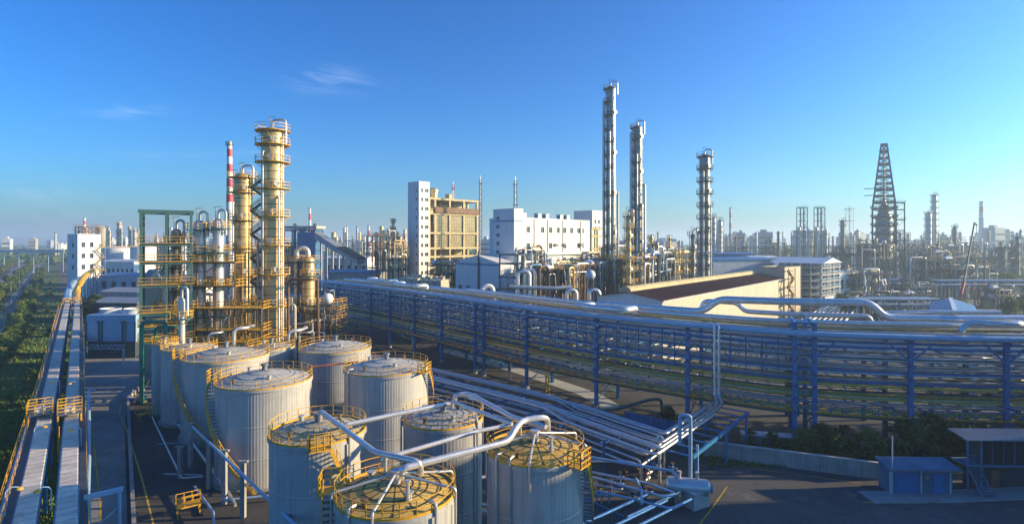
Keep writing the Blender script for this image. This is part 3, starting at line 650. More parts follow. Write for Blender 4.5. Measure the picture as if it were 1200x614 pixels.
# ------------------------------------------------------------------ distillation columns
def column(px, Y, top_y, wpx, plats, label, shell='column_skin', deck='teal_steel', rail='yellow', name='distillation_column', group=None, arc=None, ladder=150, neck=True, side_pipe=None, n=28, man=True, taper=None, arcs=None, bands=None, rw=1.15, base=0.0, rails=True, loc=None, hh=None, rr=None):
    c = loc or ground(px, Y); h = hh or (zz(top_y, Y) - base); r = rr or (wpx / 2 / F * Y)
    o = thing(name, label, 'column', (c.x, c.y, base), 0, group)
    prof = [(r * 1.08, 0), (r * 1.08, .5), (r, .6)]; z = 3.0
    while z < h - 2.5:
        rz_ = r if not taper or z < h * taper[0] else r * taper[1]
        prof += [(rz_, z), (rz_ + .035, z + .03), (rz_ + .035, z + .22), (rz_, z + .25)]; z += 3.1
    if rows_ := bands:
        bm_ = {}
        z = 2.0
        while z < h - 1.5:
            rz_ = r if not taper or z < h * taper[0] else r * taper[1]
            k_ = round(rz_, 3)
            if k_ not in bm_: bm_[k_] = MB().ring(rz_ - .02, rz_ + .045, 0, .13, 28).mesh('band', bands)
            put(bm_[k_], 'band', o, (0, 0, z)); z += 1.55
    rt = r if not taper else r * taper[1]
    prof += [(rt, h - .9), (rt * .9, h - .45), (rt * .6, h - .12), (.05, h)]
    MB().lathe(prof, n).build('shell', shell, o, smooth=40)
    cache = {}
    for k, zf in enumerate(plats):
        z = zf * h if zf <= 1 else zf
        rz_ = r if not taper or z < h * taper[0] else r * taper[1]
        key = round(rz_, 3)
        if key not in cache:
            A0, A1 = (0, 2 * math.pi) if not arcs else (R(arcs[0]), R(arcs[1]))
            pm = MB().ring(rz_ + .03, rz_ + rw, -.04, .08, 24, a0=A0, a1=A1)
            for j in range(8):
                a = A0 + (A1 - A0) * (j + .5) / 8; u = V3((math.cos(a), math.sin(a), 0)); pm.bar(u * (rz_ + rw * .9) + V3((0, 0, -.1)), u * (rz_ + .02) + V3((0, 0, -.9)), .09)
            cache[key] = (pm.mesh('platform', deck), MB().ring_rail(rz_ + rw - .05, .1, 1.15, 20, .075, a0=A0, a1=A1, every=2, mids=2).mesh('railing', rail) if rails else None)
        p = put(cache[key][0], 'platform', o, (0, 0, z), R(37 * k) if not arcs else R((0, 35, -30, 12)[k % 4]))
        if rails: put(cache[key][1], 'railing', p)
    if man:
        mm = MB().cyl((r - .1, 0, 0), (r + .32, 0, 0), .42, n=14).cyl((r + .32, 0, 0), (r + .42, 0, 0), .55, n=14).mesh('manway', 'silver_dull')
        for k, zf in enumerate(plats[:-1]):
            z = zf * h if zf <= 1 else zf
            put(mm, 'manway', o, (0, 0, z + .95), R(-78 + 14 * (k % 3)))
    if ladder is not None:
        u = V3((math.cos(R(ladder)), math.sin(R(ladder)), 0)); t = V3((-u.y, u.x, 0)); b = MB(); q = u * (r + .35)
        for s in (-.28, .28): b.bar(q + t * s + V3((0, 0, .5)), q + t * s + V3((0, 0, h - .5)), .07)
        for i in range(int(h / 1.0)): b.bar(q - t * .28 + V3((0, 0, 1 + i)), q + t * .28 + V3((0, 0, 1 + i)), .05)
        for i in range(int(h / 1.5)): 
            z = 1.5 + i * 1.5; b.bar(q + t * .28 + V3((0, 0, z)), q + t * .3 + u * .6 + V3((0, 0, z)), .05).bar(q - t * .28 + V3((0, 0, z)), q - t * .3 + u * .6 + V3((0, 0, z)), .05).bar(q - t * .3 + u * .6 + V3((0, 0, z)), q + t * .3 + u * .6 + V3((0, 0, z)), .05)
        b.build('ladder', rail, o)
    for (a, pr, z0, z1) in (side_pipe or ()):
        u = V3((math.cos(R(a)), math.sin(R(a)), 0)); rad = r + pr + .3
        MB().tube(fillet([u * (r * .8) + V3((0, 0, z1 * h)), u * rad + V3((0, 0, z1 * h)), u * rad + V3((0, 0, z0 * h)), u * (rad + 1.5) + V3((0, 0, z0 * h))], .7), pr, 10).build('side_pipe', 'silver_dull', o)
    if neck:
        MB().tube(fillet([(0, 0, h - .3), (0, 0, h + 1.5), (rt + .6, -.3, h + 1.5), (rt + .6, -.3, h - 3)], .8), .22, 10).build('top_pipe', 'silver_dull', o)
        MB().bar((-.5, 0, h - .2), (-.5, 0, h + 2.1), .08).bar((-.5, 0, h + 2.1), (.6, 0, h + 2.1), .08).bar((-.9, 0, h + 1.8), (-.5, 0, h + 2.1), .06).build('davit', rail, o)
    return o, c, r, h
CY = 106; YF = 92
column(319.5, CY, 150, 25, deck='yellow', plats= (.175, .29, .415, .53, .645, .755, .86, .93, .985), label='tallest golden distillation column in the unit behind the tanks', bands='rust_steel', side_pipe=((200, .22, .1, .55), (250, .14, .05, .9), (318, .2, .12, .72), (340, .12, .1, .96)))
column(284.5, CY + 6, 203, 19, deck='yellow', plats= (.2, .34, .48, .62, .76, .9, .975), label='second tallest golden distillation column, joined to the tallest by stairs', bands='rust_steel', side_pipe=((160, .2, .1, .5), (240, .16, .1, .85), (325, .12, .05, .6)))
column(234, CY - 7, 258, 13, (.25, .42, .6, .8, .94), 'slim pale column beside the green steel platform frame', shell='silver_dull', bands='grey_steel', side_pipe=((220, .12, .1, .8),))
column(256, CY - 7, 256, 11.5, (.25, .42, .6, .8, .94), 'slim pale column between the other slim one and the golden pair', shell='silver_dull')
column(361, CY + 12, 300, 15, (.3, .55, .82, .95), 'short golden column with a big gooseneck pipe beside the white sphere', neck=False, bands='rust_steel')
column(213, YF - 3, 348, 7, (.4, .8), 'small slender column at the foot of the green platform frame', man=False, shell='silver_dull')
c = ground(361, CY + 12); hz = zz(300, CY + 12)
pipe('gooseneck_pipe', [V3((c.x, c.y, hz - .6)), V3((c.x, c.y, hz + 1.6)), V3((c.x - 2.2, c.y - .5, hz + 1.6)), V3((c.x - 2.2, c.y - .5, 7.5)), V3((c.x - 5, c.y - .5, 7.5))], .55, 'silver_dull', 'big gooseneck pipe looping over the short golden column', fr=1.6, n=14)
# reboiler elbows at the column feet
for px, rb_, zb_ in ((244, .22, 10.4), (274, .3, 11.2), (338, .26, 10.8)):
    p = at_y(px, 380, CY - 12); pipe('reboiler_pipe', [V3((p.x, p.y, 5)), V3((p.x, p.y, zb_)), V3((p.x + 1.6, p.y + 1, zb_)), V3((p.x + 1.6, p.y + 4, zb_))], rb_, 'silver', 'bent silver pipe at the foot of the golden columns', 'bent pipes at the column feet', fr=1.1, n=12)
# stairs between the golden pair
a_, b_ = ground(293, CY + 1), ground(309.5, CY)
o = thing('stair_tower', 'zigzag green and yellow stair between the two golden columns', 'stair tower', a_)
wd = b_.x - a_.x; nfl = 17; top = zz(205, CY)
for i in range(nfl):
    z0, z1 = top * i / nfl, top * (i + 1) / nfl; l, r_ = ((0, wd) if i % 2 == 0 else (wd, 0))
    f = MB()
    for s in (0, .9): f.bar((l, s, z0), (r_, s, z1), .08, .28)
    for k in range(9): f.bar((l + (r_ - l) * (k + .5) / 9, 0, z0 + (z1 - z0) * (k + .5) / 9), (l + (r_ - l) * (k + .5) / 9, .9, z0 + (z1 - z0) * (k + .5) / 9), .24, .04)
    fl = f.build('flight', 'teal_steel', o)
    MB().bar((l, 0, z0 + 1.05), (r_, 0, z1 + 1.05), .11).bar((l, 0, z0 + .55), (r_, 0, z1 + .55), .09).bar((l, .9, z0 + 1.05), (r_, .9, z1 + 1.05), .075).bar((l, 0, z0), (l, 0, z0 + 1.1), .07).bar((l + (r_ - l) / 2, 0, (z0 + z1) / 2), (l + (r_ - l) / 2, 0, (z0 + z1) / 2 + 1.05), .07).build('handrail', 'yellow', fl)
    MB().box(min(r_, r_ + (.0)), -.1, z1 - .1, r_ + (.7 if r_ > 0 else -.0) + (0 if r_ > 0 else .7), 1.0, z1).build('landing', 'yellow', o)
pm = MB().bar((0, 0, 0), (0, 0, top), .16).mesh('post', 'teal_steel')
for x in (-.15, wd + .15):
    for y in (-.2, 1.1): put(pm, 'post', o, (x, y, 0))

# ------------------------------------------------------------------ steel frames with platforms
def frame(loc, rz, xs, ys, levels, label, steel='grey_steel', deck='grey_steel', rail='yellow', brace=True, group=None, name='platform_frame', rails=True, post=.3, decks=None, beam=.3, step=2.0, rt=.06):
    o = thing(name, label, 'frame', loc, rz, group); top = levels[-1]
    pm = MB().bar((0, 0, 0), (0, 0, top), post).mesh('post', steel)
    for x in xs:
        for y in ys: put(pm, 'post', o, (x, y, 0))
    for li, z in enumerate(levels):
        b = MB()
        for x in xs: b.bar((x, ys[0], z), (x, ys[-1], z), beam * .7, beam)
        for y in ys: b.bar((xs[0], y, z + .003), (xs[-1], y, z + .003), beam * .7, beam)
        b.build('floor_beam', steel, o)
        if decks is None or li in decks:
            p = MB().box(xs[0] - .5, ys[0] - .5, z + beam / 2, xs[-1] + .5, ys[-1] + .5, z + beam / 2 + .08).build('platform', deck, o)
            if rails:
                zt = z + beam / 2 + .08; x0, x1, y0, y1 = xs[0] - .45, xs[-1] + .45, ys[0] - .45, ys[-1] + .45
                MB().line_rail([(x0, y0, zt), (x1, y0, zt), (x1, y1, zt), (x0, y1, zt), (x0, y0, zt)], 1.1, rt, step, 2).build('railing', rail, p)
    if brace:
        zs = [0] + list(levels)
        for k in range(len(zs) - 1):
            i = k % (len(xs) - 1)
            MB().bar((xs[i], ys[0], zs[k]), (xs[i + 1], ys[0], zs[k + 1] - .2), .16).build('brace', steel, o)
            MB().bar((xs[-1], ys[0], zs[k + 1] - .2), (xs[-1], ys[-1], zs[k]), .16).build('brace', steel, o)
    return o
p = ground(165, YF); L = lambda y, Y=YF: zz(y, Y)
FZ = R(30); w = reach(p, V3((math.cos(FZ), math.sin(FZ), 0)), 224)
frame(p, FZ, [0, w * .5, w], [0, 6], [L(402), L(385), L(369), L(336), L(309), L(287)], 'green steel frame with yellow railed platforms beside the slim columns', steel='teal_steel', deck='yellow', post=.42, beam=.45)
o = thing('gantry_frame', 'tall open green gantry standing on the platform frame', 'frame', (p.x, p.y, L(287) + .35), FZ)
hg = L(250) - L(287)
pm = MB().bar((0, 0, 0), (0, 0, hg), .42).mesh('post', 'teal_steel')
for x in (0, w * .5, w):
    for y in (0, 6): put(pm, 'post', o, (x, y, 0))
for y in (0, 6): MB().bar((-.4, y, hg), (w + .4, y, hg), .4, .55).build('crossbeam', 'teal_steel', o)
for x in (0, w * .5, w): MB().bar((x, 0, hg + .003), (x, 6, hg), .3, .45).build('tie_beam', 'teal_steel', o)
# conical silo inside the frame, and a small vessel
o = thing('silo', 'beige silo with conical roof standing inside the green platform frame', 'silo', ground(178, YF + 20))
hs, ht, rs = zz(331, YF + 20), zz(316, YF + 20), 12 * (YF + 20) / F
MB().lathe([(rs, 0), (rs, hs)], 40, cap_top=False).build('shell', 'cream_wall', o); MB().lathe([(rs + .1, hs), (rs * .3, ht), (.1, ht + .1)], 40).build('roof', 'grey_roof', o)
MB().ring_rail(rs, hs, 1.1, 32, .07).build('railing', 'yellow', o)
column(207, YF + 9, 268, 12, (.6, .75, .93), 'dark stained vessel hung with piping behind the platform frame', shell='column_grey')
column(193, YF + 7, 300, 5, (.6, .9), 'thin grey pipe column inside the platform frame', man=False, shell='silver_dull', neck=False)
pg = [at_y(166, 412, YF - 3), at_y(166, 377, YF - 3), at_y(194, 377, YF - 3), at_y(194, 400, YF - 3)]; pg[0].z = 0
pipe('portal_pipe', pg, .34, 'green_pipe', 'bright green portal-shaped pipe below the platform frame', fr=.9, n=12)
pg = [q + V3((1.4, 1.2, -1.0)) for q in pg]; pg[0].z = 0
pipe('portal_pipe', pg, .26, 'green_pipe', 'smaller green portal-shaped pipe nested behind the bright one', fr=.9, n=12)
# yellow platforms of the column unit
xs = [0, 6, 12, 18, 24]; p0 = ground(224, CY + 11)
frame(p0 + V3((0, 0, 0)), 0, [0, 5.5, 11.5, 17.0, 22.5], [0, 5], [4.5, 8.5, 12.5, 17.0, 21.5], 'dense frame of yellow railed platforms round the golden columns', steel='rust_steel', deck='dark_steel', post=.24, beam=.26, rt=.075, step=1.4)
pf_ = ground(227, CY - 9.5); wf_ = ground(306, CY - 9.5).x - pf_.x
fr_ = frame(pf_, 0, [wf_ * i / 5 for i in range(6)], [0, 2.6], [zz(y, CY - 9.5) for y in (402, 388, 362)], 'long yellow railed walkway frame linking the slim and golden columns', steel='rust_steel', deck='yellow', post=.2, beam=.22, rt=.08, step=1.3, brace=False)
fr2_ = frame(pf_, 0, [0, wf_ * .28, wf_ * .56], [0, 2.6], [zz(y, CY - 9.5) for y in (402, 336, 308)], 'upper yellow railed walkways across the two slim columns', steel='rust_steel', deck='yellow', post=.2, beam=.22, rt=.08, step=1.3, brace=False, decks=(1, 2))
fr2_.location = (pf_.x + .3, pf_.y + .4, 0)
p1 = ground(338, CY + 10)
frame(p1, R(-8), [0, 3.5, 7, 10.5], [0, 4], [3.5, 7.5, 11.2], 'yellow railed platforms round the short golden column', steel='rust_steel', deck='dark_steel', post=.22, beam=.26, rt=.075, step=1.4, decks=(0, 1, 2))
frame(ground(404, CY + 12) + V3((-6, 0, 0)), R(-20), [0, 4], [0, 4], [5.0, 9.0, 12.5], 'small platform tower beside the white sphere vessel', steel='dark_steel', deck='dark_steel', post=.22, beam=.26, rt=.075, step=1.4)
rnd = random.Random(11)
for i in range(34):                               # process piping among the columns
    x = rnd.uniform(p0.x + 6, p0.x + 30); y = CY + rnd.uniform(-4, 14); z0 = rnd.uniform(2, 12); z1 = rnd.uniform(5, 20); dx = rnd.uniform(-7, 7)
    pm_ = rnd.choice(('silver', 'silver_dull', 'column_skin', 'rust_steel')); pn_ = {'silver': 'bright silver', 'silver_dull': 'dull grey', 'column_skin': 'pale gold', 'rust_steel': 'rust brown'}[pm_]
    pipe('process_pipe', [V3((x, y, 0)), V3((x, y, z1)), V3((x + dx, y, z1)), V3((x + dx, y + rnd.uniform(1, 3), z1)), V3((x + dx, y + 3, z0 if z0 < z1 else 1))], rnd.choice((.1, .14, .2, .26)), pm_, pn_ + ' bent process pipe threading between the platforms of the golden columns', pn_ + ' process pipes of the column unit')
for i in range(9):
    x = rnd.uniform(p0.x - 2, p0.x + 26); y = CY + rnd.uniform(5, 9); z = rnd.choice((4.9, 8.9, 12.9))
    b = MB().cyl((-1.6, 0, 0), (1.6, 0, 0), .6, n=14).cyl((1.6, 0, 0), (1.9, 0, 0), .6, .25, 14).cyl((-1.6, 0, 0), (-1.9, 0, 0), .6, .25, 14).box(-1, -.4, -.9, -.7, .4, -.4).box(.7, -.4, -.9, 1, .4, -.4)
    o = tag(b.build('exchanger_drum', rnd.choice(('silver', 'column_skin', 'blue_pale'))), 'horizontal exchanger drum on a platform behind the golden columns', 'drum', 'drums among the golden columns'); o.location = (x, y, z + .9)
# white sphere vessel
p = at_y(384, 350, CY + 8); o = thing('sphere_vessel', 'small white sphere vessel on a platform beside the short golden column', 'vessel', p)
MB().lathe([(1.15 * math.sin(math.pi * i / 14) + .001, -1.15 * math.cos(math.pi * i / 14)) for i in range(15)], 24).build('shell', 'white_wall', o)
MB().bar((-.8, 0, -1.0), (-.8, 0, -p.z), .2).bar((.8, 0, -1.0), (.8, 0, -p.z), .2).build('stand', 'grey_steel', o)

# ------------------------------------------------------------------ the great pipe rack
RACK = curve([(-78, 187, 0), (-60, 167, 0), (-40, 147, 0), (-20, 125, 0), (0, 101, 0), (13, 87.5, 0), (25, 78, 0), (36, 71.3, 0), (48.6, 68, 0), (61, 66.6, 0), (86, 66, 0), (122, 66, 0)], 10)
RL = [0.0]
for a, b in zip(RACK[:-1], RACK[1:]): RL.append(RL[-1] + (b - a).length)
def rk(s, d=0.0, z=0.0):                          # point at arc length s along the front row, d metres behind it, at height z
    s = max(0, min(RL[-1], s)); i = max(j for j in range(len(RL)) if RL[j] <= s + 1e-9); i = min(i, len(RACK) - 2)
    t = (s - RL[i]) / (RL[i + 1] - RL[i]); p = RACK[i].lerp(RACK[i + 1], t)
    def nrm(j):
        tt = (RACK[min(j + 1, len(RACK) - 1)] - RACK[max(j - 1, 0)]).normalized(); return V3((-tt.y, tt.x, 0))
    n = nrm(i).lerp(nrm(i + 1), t).normalized()
    return p + n * d + V3((0, 0, z))
def s_at(px):
    best = min(range(len(RACK) * 4), key=lambda k: abs((lambda p: CX + F * p.x / p.y)(rk(RL[-1] * k / (len(RACK) * 4 - 1))) - px)); return RL[-1] * best / (len(RACK) * 4 - 1)
POST_S = [s_at(px) for px in (395, 434, 457, 485, 518, 557, 567.5, 617, 699, 805, 929, 955, 1065, 1177)]
POST_S = [POST_S[0] - 16] + POST_S + [POST_S[-1] + 12.5 * k for k in range(1, 5)]
RT = 13.9; ROWS = (0.0, 6.5, 13.0)
o0 = V3((0, 100, 0))
rack = thing('pipe_rack', 'long blue steel pipe rack of many tiers curving past the tanks', 'pipe rack', o0)
pm = MB().bar((-.14, 0, 0), (-.14, 0, RT), .05, .42).bar((.14, 0, 0), (.14, 0, RT), .05, .42).bar((0, 0, 0), (0, 0, RT), .26, .05).mesh('post', 'blue_steel')
pm = MB().box(-.26, -.22, 0, .26, -.16, RT).box(-.26, .16, 0, .26, .22, RT).box(-.05, -.16, 0, .05, .16, RT).mesh('post', 'blue_bright')
TIERS = [4.2, 6.0, 7.6, 9.2, 10.9, 12.4, 13.7]
for i, s in enumerate(POST_S):
    a = rk(s - .1); b = rk(s + .1); rz = math.atan2(b.y - a.y, b.x - a.x)
    for d in ROWS: put(pm, 'post', rack, rk(s, d) - o0, rz)
    for d in ROWS[:1]: MB().cyl(rk(s, d, 0), rk(s, d, .5), .5, n=8).build('footing', 'concrete', rack, o0)
    for z in TIERS: MB().bar(rk(s, -1.1, z), rk(s, ROWS[-1] + 1.1, z), .24, .34).build('crossbeam', 'blue_steel', rack, o0)
    MB().bar(rk(s, 0, 1), rk(s, 6.5, 4), .14).bar(rk(s, 6.5, 1), rk(s, 0, 4), .14).build('brace', 'blue_steel', rack, o0)
SPLIT0 = s_at(960)
for (s0, s1) in zip(POST_S[:-1], POST_S[1:]):      # per span: girders, truss panel, walkway
    n = max(2, round((s1 - s0) / 1.9)); S = [s0 + (s1 - s0) * k / n for k in range(n + 1)]
    for d, zl in ((0, (4.0, 8.4, 9.8, 13.4)), (6.5, (4.0, 13.4)), (13, (4.0, 9.8, 13.4))):
        for z in zl:
            b = MB()
            for u, v in zip(S[:-1], S[1:]): b.bar(rk(u, d + .34, z), rk(v, d + .34, z), .2, .32)
            b.build('girder', 'teal_steel' if z < 5 else 'blue_steel', rack, o0)
    # upper lattice
    if s1 - s0 > 5 and s1 > SPLIT0:
        for t in (0.0, 1.0):
            a_ = s0 + (s1 - s0) * t; e_ = a_ + (2.2 if t < .5 else -2.2)
            MB().bar(rk(a_, -.1, 11.2), rk(e_, -.1, 13.3), .18).build('knee_brace', 'blue_bright', rack, o0)
    elif s1 - s0 > 5:
        b = MB(); S2 = S[::1]
        for k, u in enumerate(S2):
            b.bar(rk(u, -.05, 8.5), rk(u, -.05, 13.3), .13)
            if k < len(S2) - 1:
                v = S2[k + 1]
                (b.bar(rk(u, -.05, 9.9), rk(v, -.05, 13.2), .09) if k % 2 else b.bar(rk(u, -.05, 13.2), rk(v, -.05, 9.9), .09))
                if k % 2: b.cbox(rk(u, -.1, 11.3), .42, .12, .5)
        b.build('lattice', 'blue_steel', rack, o0)
    if s1 - s0 > 5:
        b = MB()                                   # lower walkway truss with yellow chord
        for k, (u, v) in enumerate(zip(S[:-1], S[1:])):
            m_ = (u + v) / 2
            b.bar(rk(u, -.1, 4.5), rk(m_, -.1, 5.4), .08).bar(rk(m_, -.1, 5.4), rk(v, -.1, 4.5), .08)
            b.bar(rk(u, -.1, 4.5), rk(u, -.1, 5.4), .08)
            b.bar(rk(u, -.1, 5.42), rk(v, -.1, 5.42), .12)
        b.build('walkway_truss', 'blue_steel', rack, o0)
        b = MB()
        for u, v in zip(S[:-1], S[1:]): b.bar(rk(u, -.16, 4.42), rk(v, -.16, 4.42), .16, .26)
        b.build('kick_beam', 'kick_orange', rack, o0)
    else:
        b = MB()
        for z in range(4, 14, 2): b.bar(rk(s0, 0, z), rk(s1, 0, z + 1.6), .12).bar(rk(s1, 0, z), rk(s0, 0, z + 1.6), .12).bar(rk(s0, 0, z + 1.7), rk(s1, 0, z + 1.7), .16)
        b.build('tower_brace', 'blue_bright', rack, o0)
    for k in range(1, max(1, round((s1 - s0) / 3.2))):   # light crossbeams between the main bents
        sm_ = s0 + (s1 - s0) * k / max(1, round((s1 - s0) / 3.2))
        for z in TIERS[:-1]:
            MB().bar(rk(sm_, -.02, z + .02), rk(sm_, 13.6, z + .02), .14, .2).build('crossbeam', 'blue_bright' if k % 2 else 'pale_roof', rack, o0)
# taller bridge posts at the double bent
for s in (POST_S[11], POST_S[12]):
    for d in (0, 6.5): MB().bar(rk(s, d, RT), rk(s, d, 15.6), .4).build('post', 'blue_bright', rack, o0)
    MB().bar(rk(s, -.5, 15.6), rk(s, 7, 15.6), .3).build('crossbeam', 'blue_bright', rack, o0)
MB().bar(rk(POST_S[11], 0, 15.6), rk(POST_S[12], 0, 15.6), .3).bar(rk(POST_S[11], 0, 14), rk(POST_S[12], 0, 15.6), .14).build('tie_beam', 'blue_bright', rack, o0)
# the pipes on each tier
SA = [POST_S[0] + 2 + (POST_S[-1] - POST_S[0] - 2) * k / 70 for k in range(71)]
rnd = random.Random(21)
tiername = {4.2: 'lowest', 6.0: 'second', 7.6: 'third', 9.2: 'fourth', 10.9: 'fifth', 12.4: 'sixth', 13.7: 'top'}
def rack_pipe(d, z, r, m, label, group, s0=None, s1=None, n=8):
    ss = sorted(set([s for s in SA if (s0 is None or s >= s0) and (s1 is None or s <= s1)])); ev = []
    for s in ss: ev.append((s, r))
    for s in POST_S:                              # clamp bands over the posts
        if ss[0] + .5 < s < ss[-1] - .5: ev += [(s - .16, r), (s - .15, r * 1.06), (s + .15, r * 1.06), (s + .16, r)]
    ev.sort()
    pts = [rk(s, d, z) for s, _ in ev]
    return tag(MB().tube(pts, [q_ for _, q_ in ev], n).build('rack_pipe', m, origin=pts[0]), label, 'pipe', group)
ORD = ['first', 'second', 'third', 'fourth', 'fifth', 'sixth', 'seventh', 'eighth', 'ninth', 'tenth', 'eleventh', 'twelfth'] + ['%dth' % i for i in range(13, 60)]
SPLIT = s_at(962)
for z in TIERS[:-1]:
    d = .28 if z > 5 else .75; k = 0
    lab0 = tiername[z]
    while d < 12.5:
        if k < 3: r = rnd.choice((.12, .15, .18, .22))
        else: r = rnd.choice((.07, .09, .12, .16, .2, .24) if z > 5 else (.07, .09, .12, .16))
        d += r
        m = rnd.choices(('silver', 'silver_dull', 'blue_bright', 'rust_steel', 'column_skin', 'grey_steel'), (6, 3, 1.0, .5, 2.2, .5) if z > 8 else (3, 3, .8, 1.0, 4.5, .8))[0]
        if z < 8 and rnd.random() < (.6 if k < 4 else .3): m = 'sun_tinted_pipe'  # lower tiers get gold colouring in place of sunlight on the pipes
        nm = {'sun_tinted_pipe': 'painted sunlit gold', 'silver': 'bright silver', 'silver_dull': 'dull silver', 'blue_bright': 'blue', 'rust_steel': 'rust brown', 'column_skin': 'pale gold', 'grey_steel': 'dark grey'}[m]
        if rnd.random() < (.92 if k < 4 else .6): rack_pipe(d, z + .17 + r, r, m, f'{nm} pipe, {ORD[k]} in from the tank-side edge of the {lab0} rack tier', f'pipes on the {lab0} rack tier'); k += 1
        d += r + rnd.choice((.3, .5, .9, 1.5) if k > 2 else (.16, .3, .5))
# top tier: big mains
for d, r, m, lab in ((-.3, .36, 'blue_pale', 'thick pale blue main along the tank-side edge of the rack top'), (1.7, .24, 'silver', 'silver main beside the pale blue one on the rack top'),
                     (4.2, .20, 'silver_dull', 'dull thin main near the middle of the rack top'), (7.2, .28, 'column_skin', 'pale gold main behind the middle of the rack top'),
                     (9.8, .34, 'silver', 'thick silver main towards the far edge of the rack top'), (12.4, .28, 'silver', 'silver main along the far edge of the rack top')):
    rack_pipe(d, 13.9 + r, r, m, lab, None, n=14)
def loop(name, pts, r, m, lab, fr=None): return pipe(name, pts, r, m, lab, fr=fr or r * 2.6, n=14)
q = lambda px, d, z: rk(s_at(px), d, z)
# raised mains over the right-hand stretch, stepping up and down
def raised(seq, r, m, lab):
    pts = []
    for (px, d, z), (px2, d2, z2) in zip(seq[:-1], seq[1:]):
        s0, s1 = s_at(px), s_at(px2); n = max(1, int(abs(s1 - s0) / 4))
        pts += [rk(s0 + (s1 - s0) * k / n, d + (d2 - d) * k / n, z + (z2 - z) * k / n) for k in range(n)]
    pts.append(q(*seq[-1])); return loop('raised_main', pts, r, m, lab)
raised([(690, 5.4, 15.6), (812, 5.4, 15.6), (832, 5.4, 17.6), (1042, 5.4, 17.9), (1062, 5.4, 15.9), (1140, 5.4, 15.9), (1150, 4.6, 15.9), (1192, 4.6, 16.1), (1240, 4.6, 16.1)], .5, 'silver', 'big silver main stepping up over the rack and down again')
raised([(655, 3.6, 15.2), (800, 3.6, 15.2), (1040, 3.6, 15.4), (1240, 3.6, 15.4)], .30, 'silver', 'long silver main just above the rack top tier')
raised([(800, 7.6, 15.0), (806, 7.6, 17.0), (850, 7.6, 17.0), (858, 7.6, 15.8), (1050, 7.6, 15.8), (1056, 7.6, 15.0)], .34, 'silver', 'silver main with a square step beside the double bent')
raised([(1080, 8.5, 16.2), (1150, 8.5, 16.4), (1240, 8.5, 16.4)], .32, 'silver', 'silver main behind the stepped one near the rack end')
raised([(1140, 2.0, 14.8), (1152, 2.0, 16.0), (1172, .5, 16.0), (1200, .5, 16.0), (1206, 2.2, 16.0), (1240, 2.2, 15.0)], .36, 'silver', 'silver expansion loop on the rack near the blue sheds')
raised([(520, 6, 15.4), (600, 6, 15.4), (606, 6, 15.4), (690, 6, 15.4)], .36, 'silver', 'silver raised main on the rack in front of the white building')
# flat expansion loops lying on top
def flat_loop(px, d, z, L, r, lab, depth=3.0):
    s = s_at(px); loop('expansion_loop', [rk(s - L, d, z - .8), rk(s - L, d, z), rk(s - L, d - depth, z), rk(s + L, d - depth, z), rk(s + L, d, z), rk(s + L, d, z - .8)], r, 'silver', lab)
flat_loop(705, 3.2, 15.6, 4, .5, 'flat silver expansion loop on the rack beside the brown-roofed hall', 3.2)
flat_loop(470, 4, 15.6, 5, .5, 'flat silver expansion loop on the rack before the cooling cells')
flat_loop(430, 6, 15.8, 5, .45, 'flat silver expansion loop on the rack near the short golden column')
flat_loop(1120, 10, 15.4, 3, .45, 'flat silver expansion loop on the rack before the blue gabled roof')
# dropping pipes at the double bent
for k, px in enumerate((838, 845)):
    a = q(px, -.9, 0); pipe('dropper_pipe', [a + V3((0, 1.2, 14.6)), a + V3((0, 0, 14.6)), a + V3((0, 0, 5.2)), a + V3((-.3, -2.0, 4.6))], .2, 'silver', ('silver dropper pipe down the rack front, on the tank side of its twin', 'silver dropper pipe down the rack front, on the shed side of its twin')[k], n=10, fr=.5)
# vertical ring-shaped expansion bend beyond the rack
a = at_y(571, 353, 128)
loop('expansion_bend', [a + V3((-1.0, 0, 0)), a + V3((-1.4, 0, 3.3)), a + V3((1.2, .6, 3.6)), a + V3((1.5, .6, 0))], .55, 'white_wall', 'white arched expansion bend standing on the rack top before the white annexe', fr=1.4)
MB
# cooling-cell blocks behind the rack
def fan_cells(px0, px1, Y, y_top, n, label, m='sandy'):
    p = ground(px0, Y); w = ground(px1, Y).x - p.x; h = zz(y_top, Y); o = thing('cooling_cells', label, 'cooling unit', p, R(-20)); w /= math.cos(R(20))
    cw = w / n
    for k in range(n):
        c = MB().box(k * cw, 0, h - 5, (k + 1) * cw - .3, 6, h - 1).build('cell', m, o)
        MB().lathe([(cw * .36, h - 1), (cw * .32, h - .5), (cw * .34, h)], 16, ((k + .5) * cw - .15, 3, 0), cap_top=False).build('fan_stack', m, c)
    pm = MB().bar((0, 0, 0), (0, 0, h - 5), .3).mesh('post', 'grey_steel')
    for k in range(n + 1):
        for y in (.3, 5.7): put(pm, 'post', o, (min(w - .5, k * cw + .3), y, 0))
fan_cells(467, 492, 170, 322, 3, 'sandy cooling cells with fan stacks on posts beyond the rack')
fan_cells(492, 519, 168, 324, 3, 'second bank of sandy cooling cells nearer the white annexe')

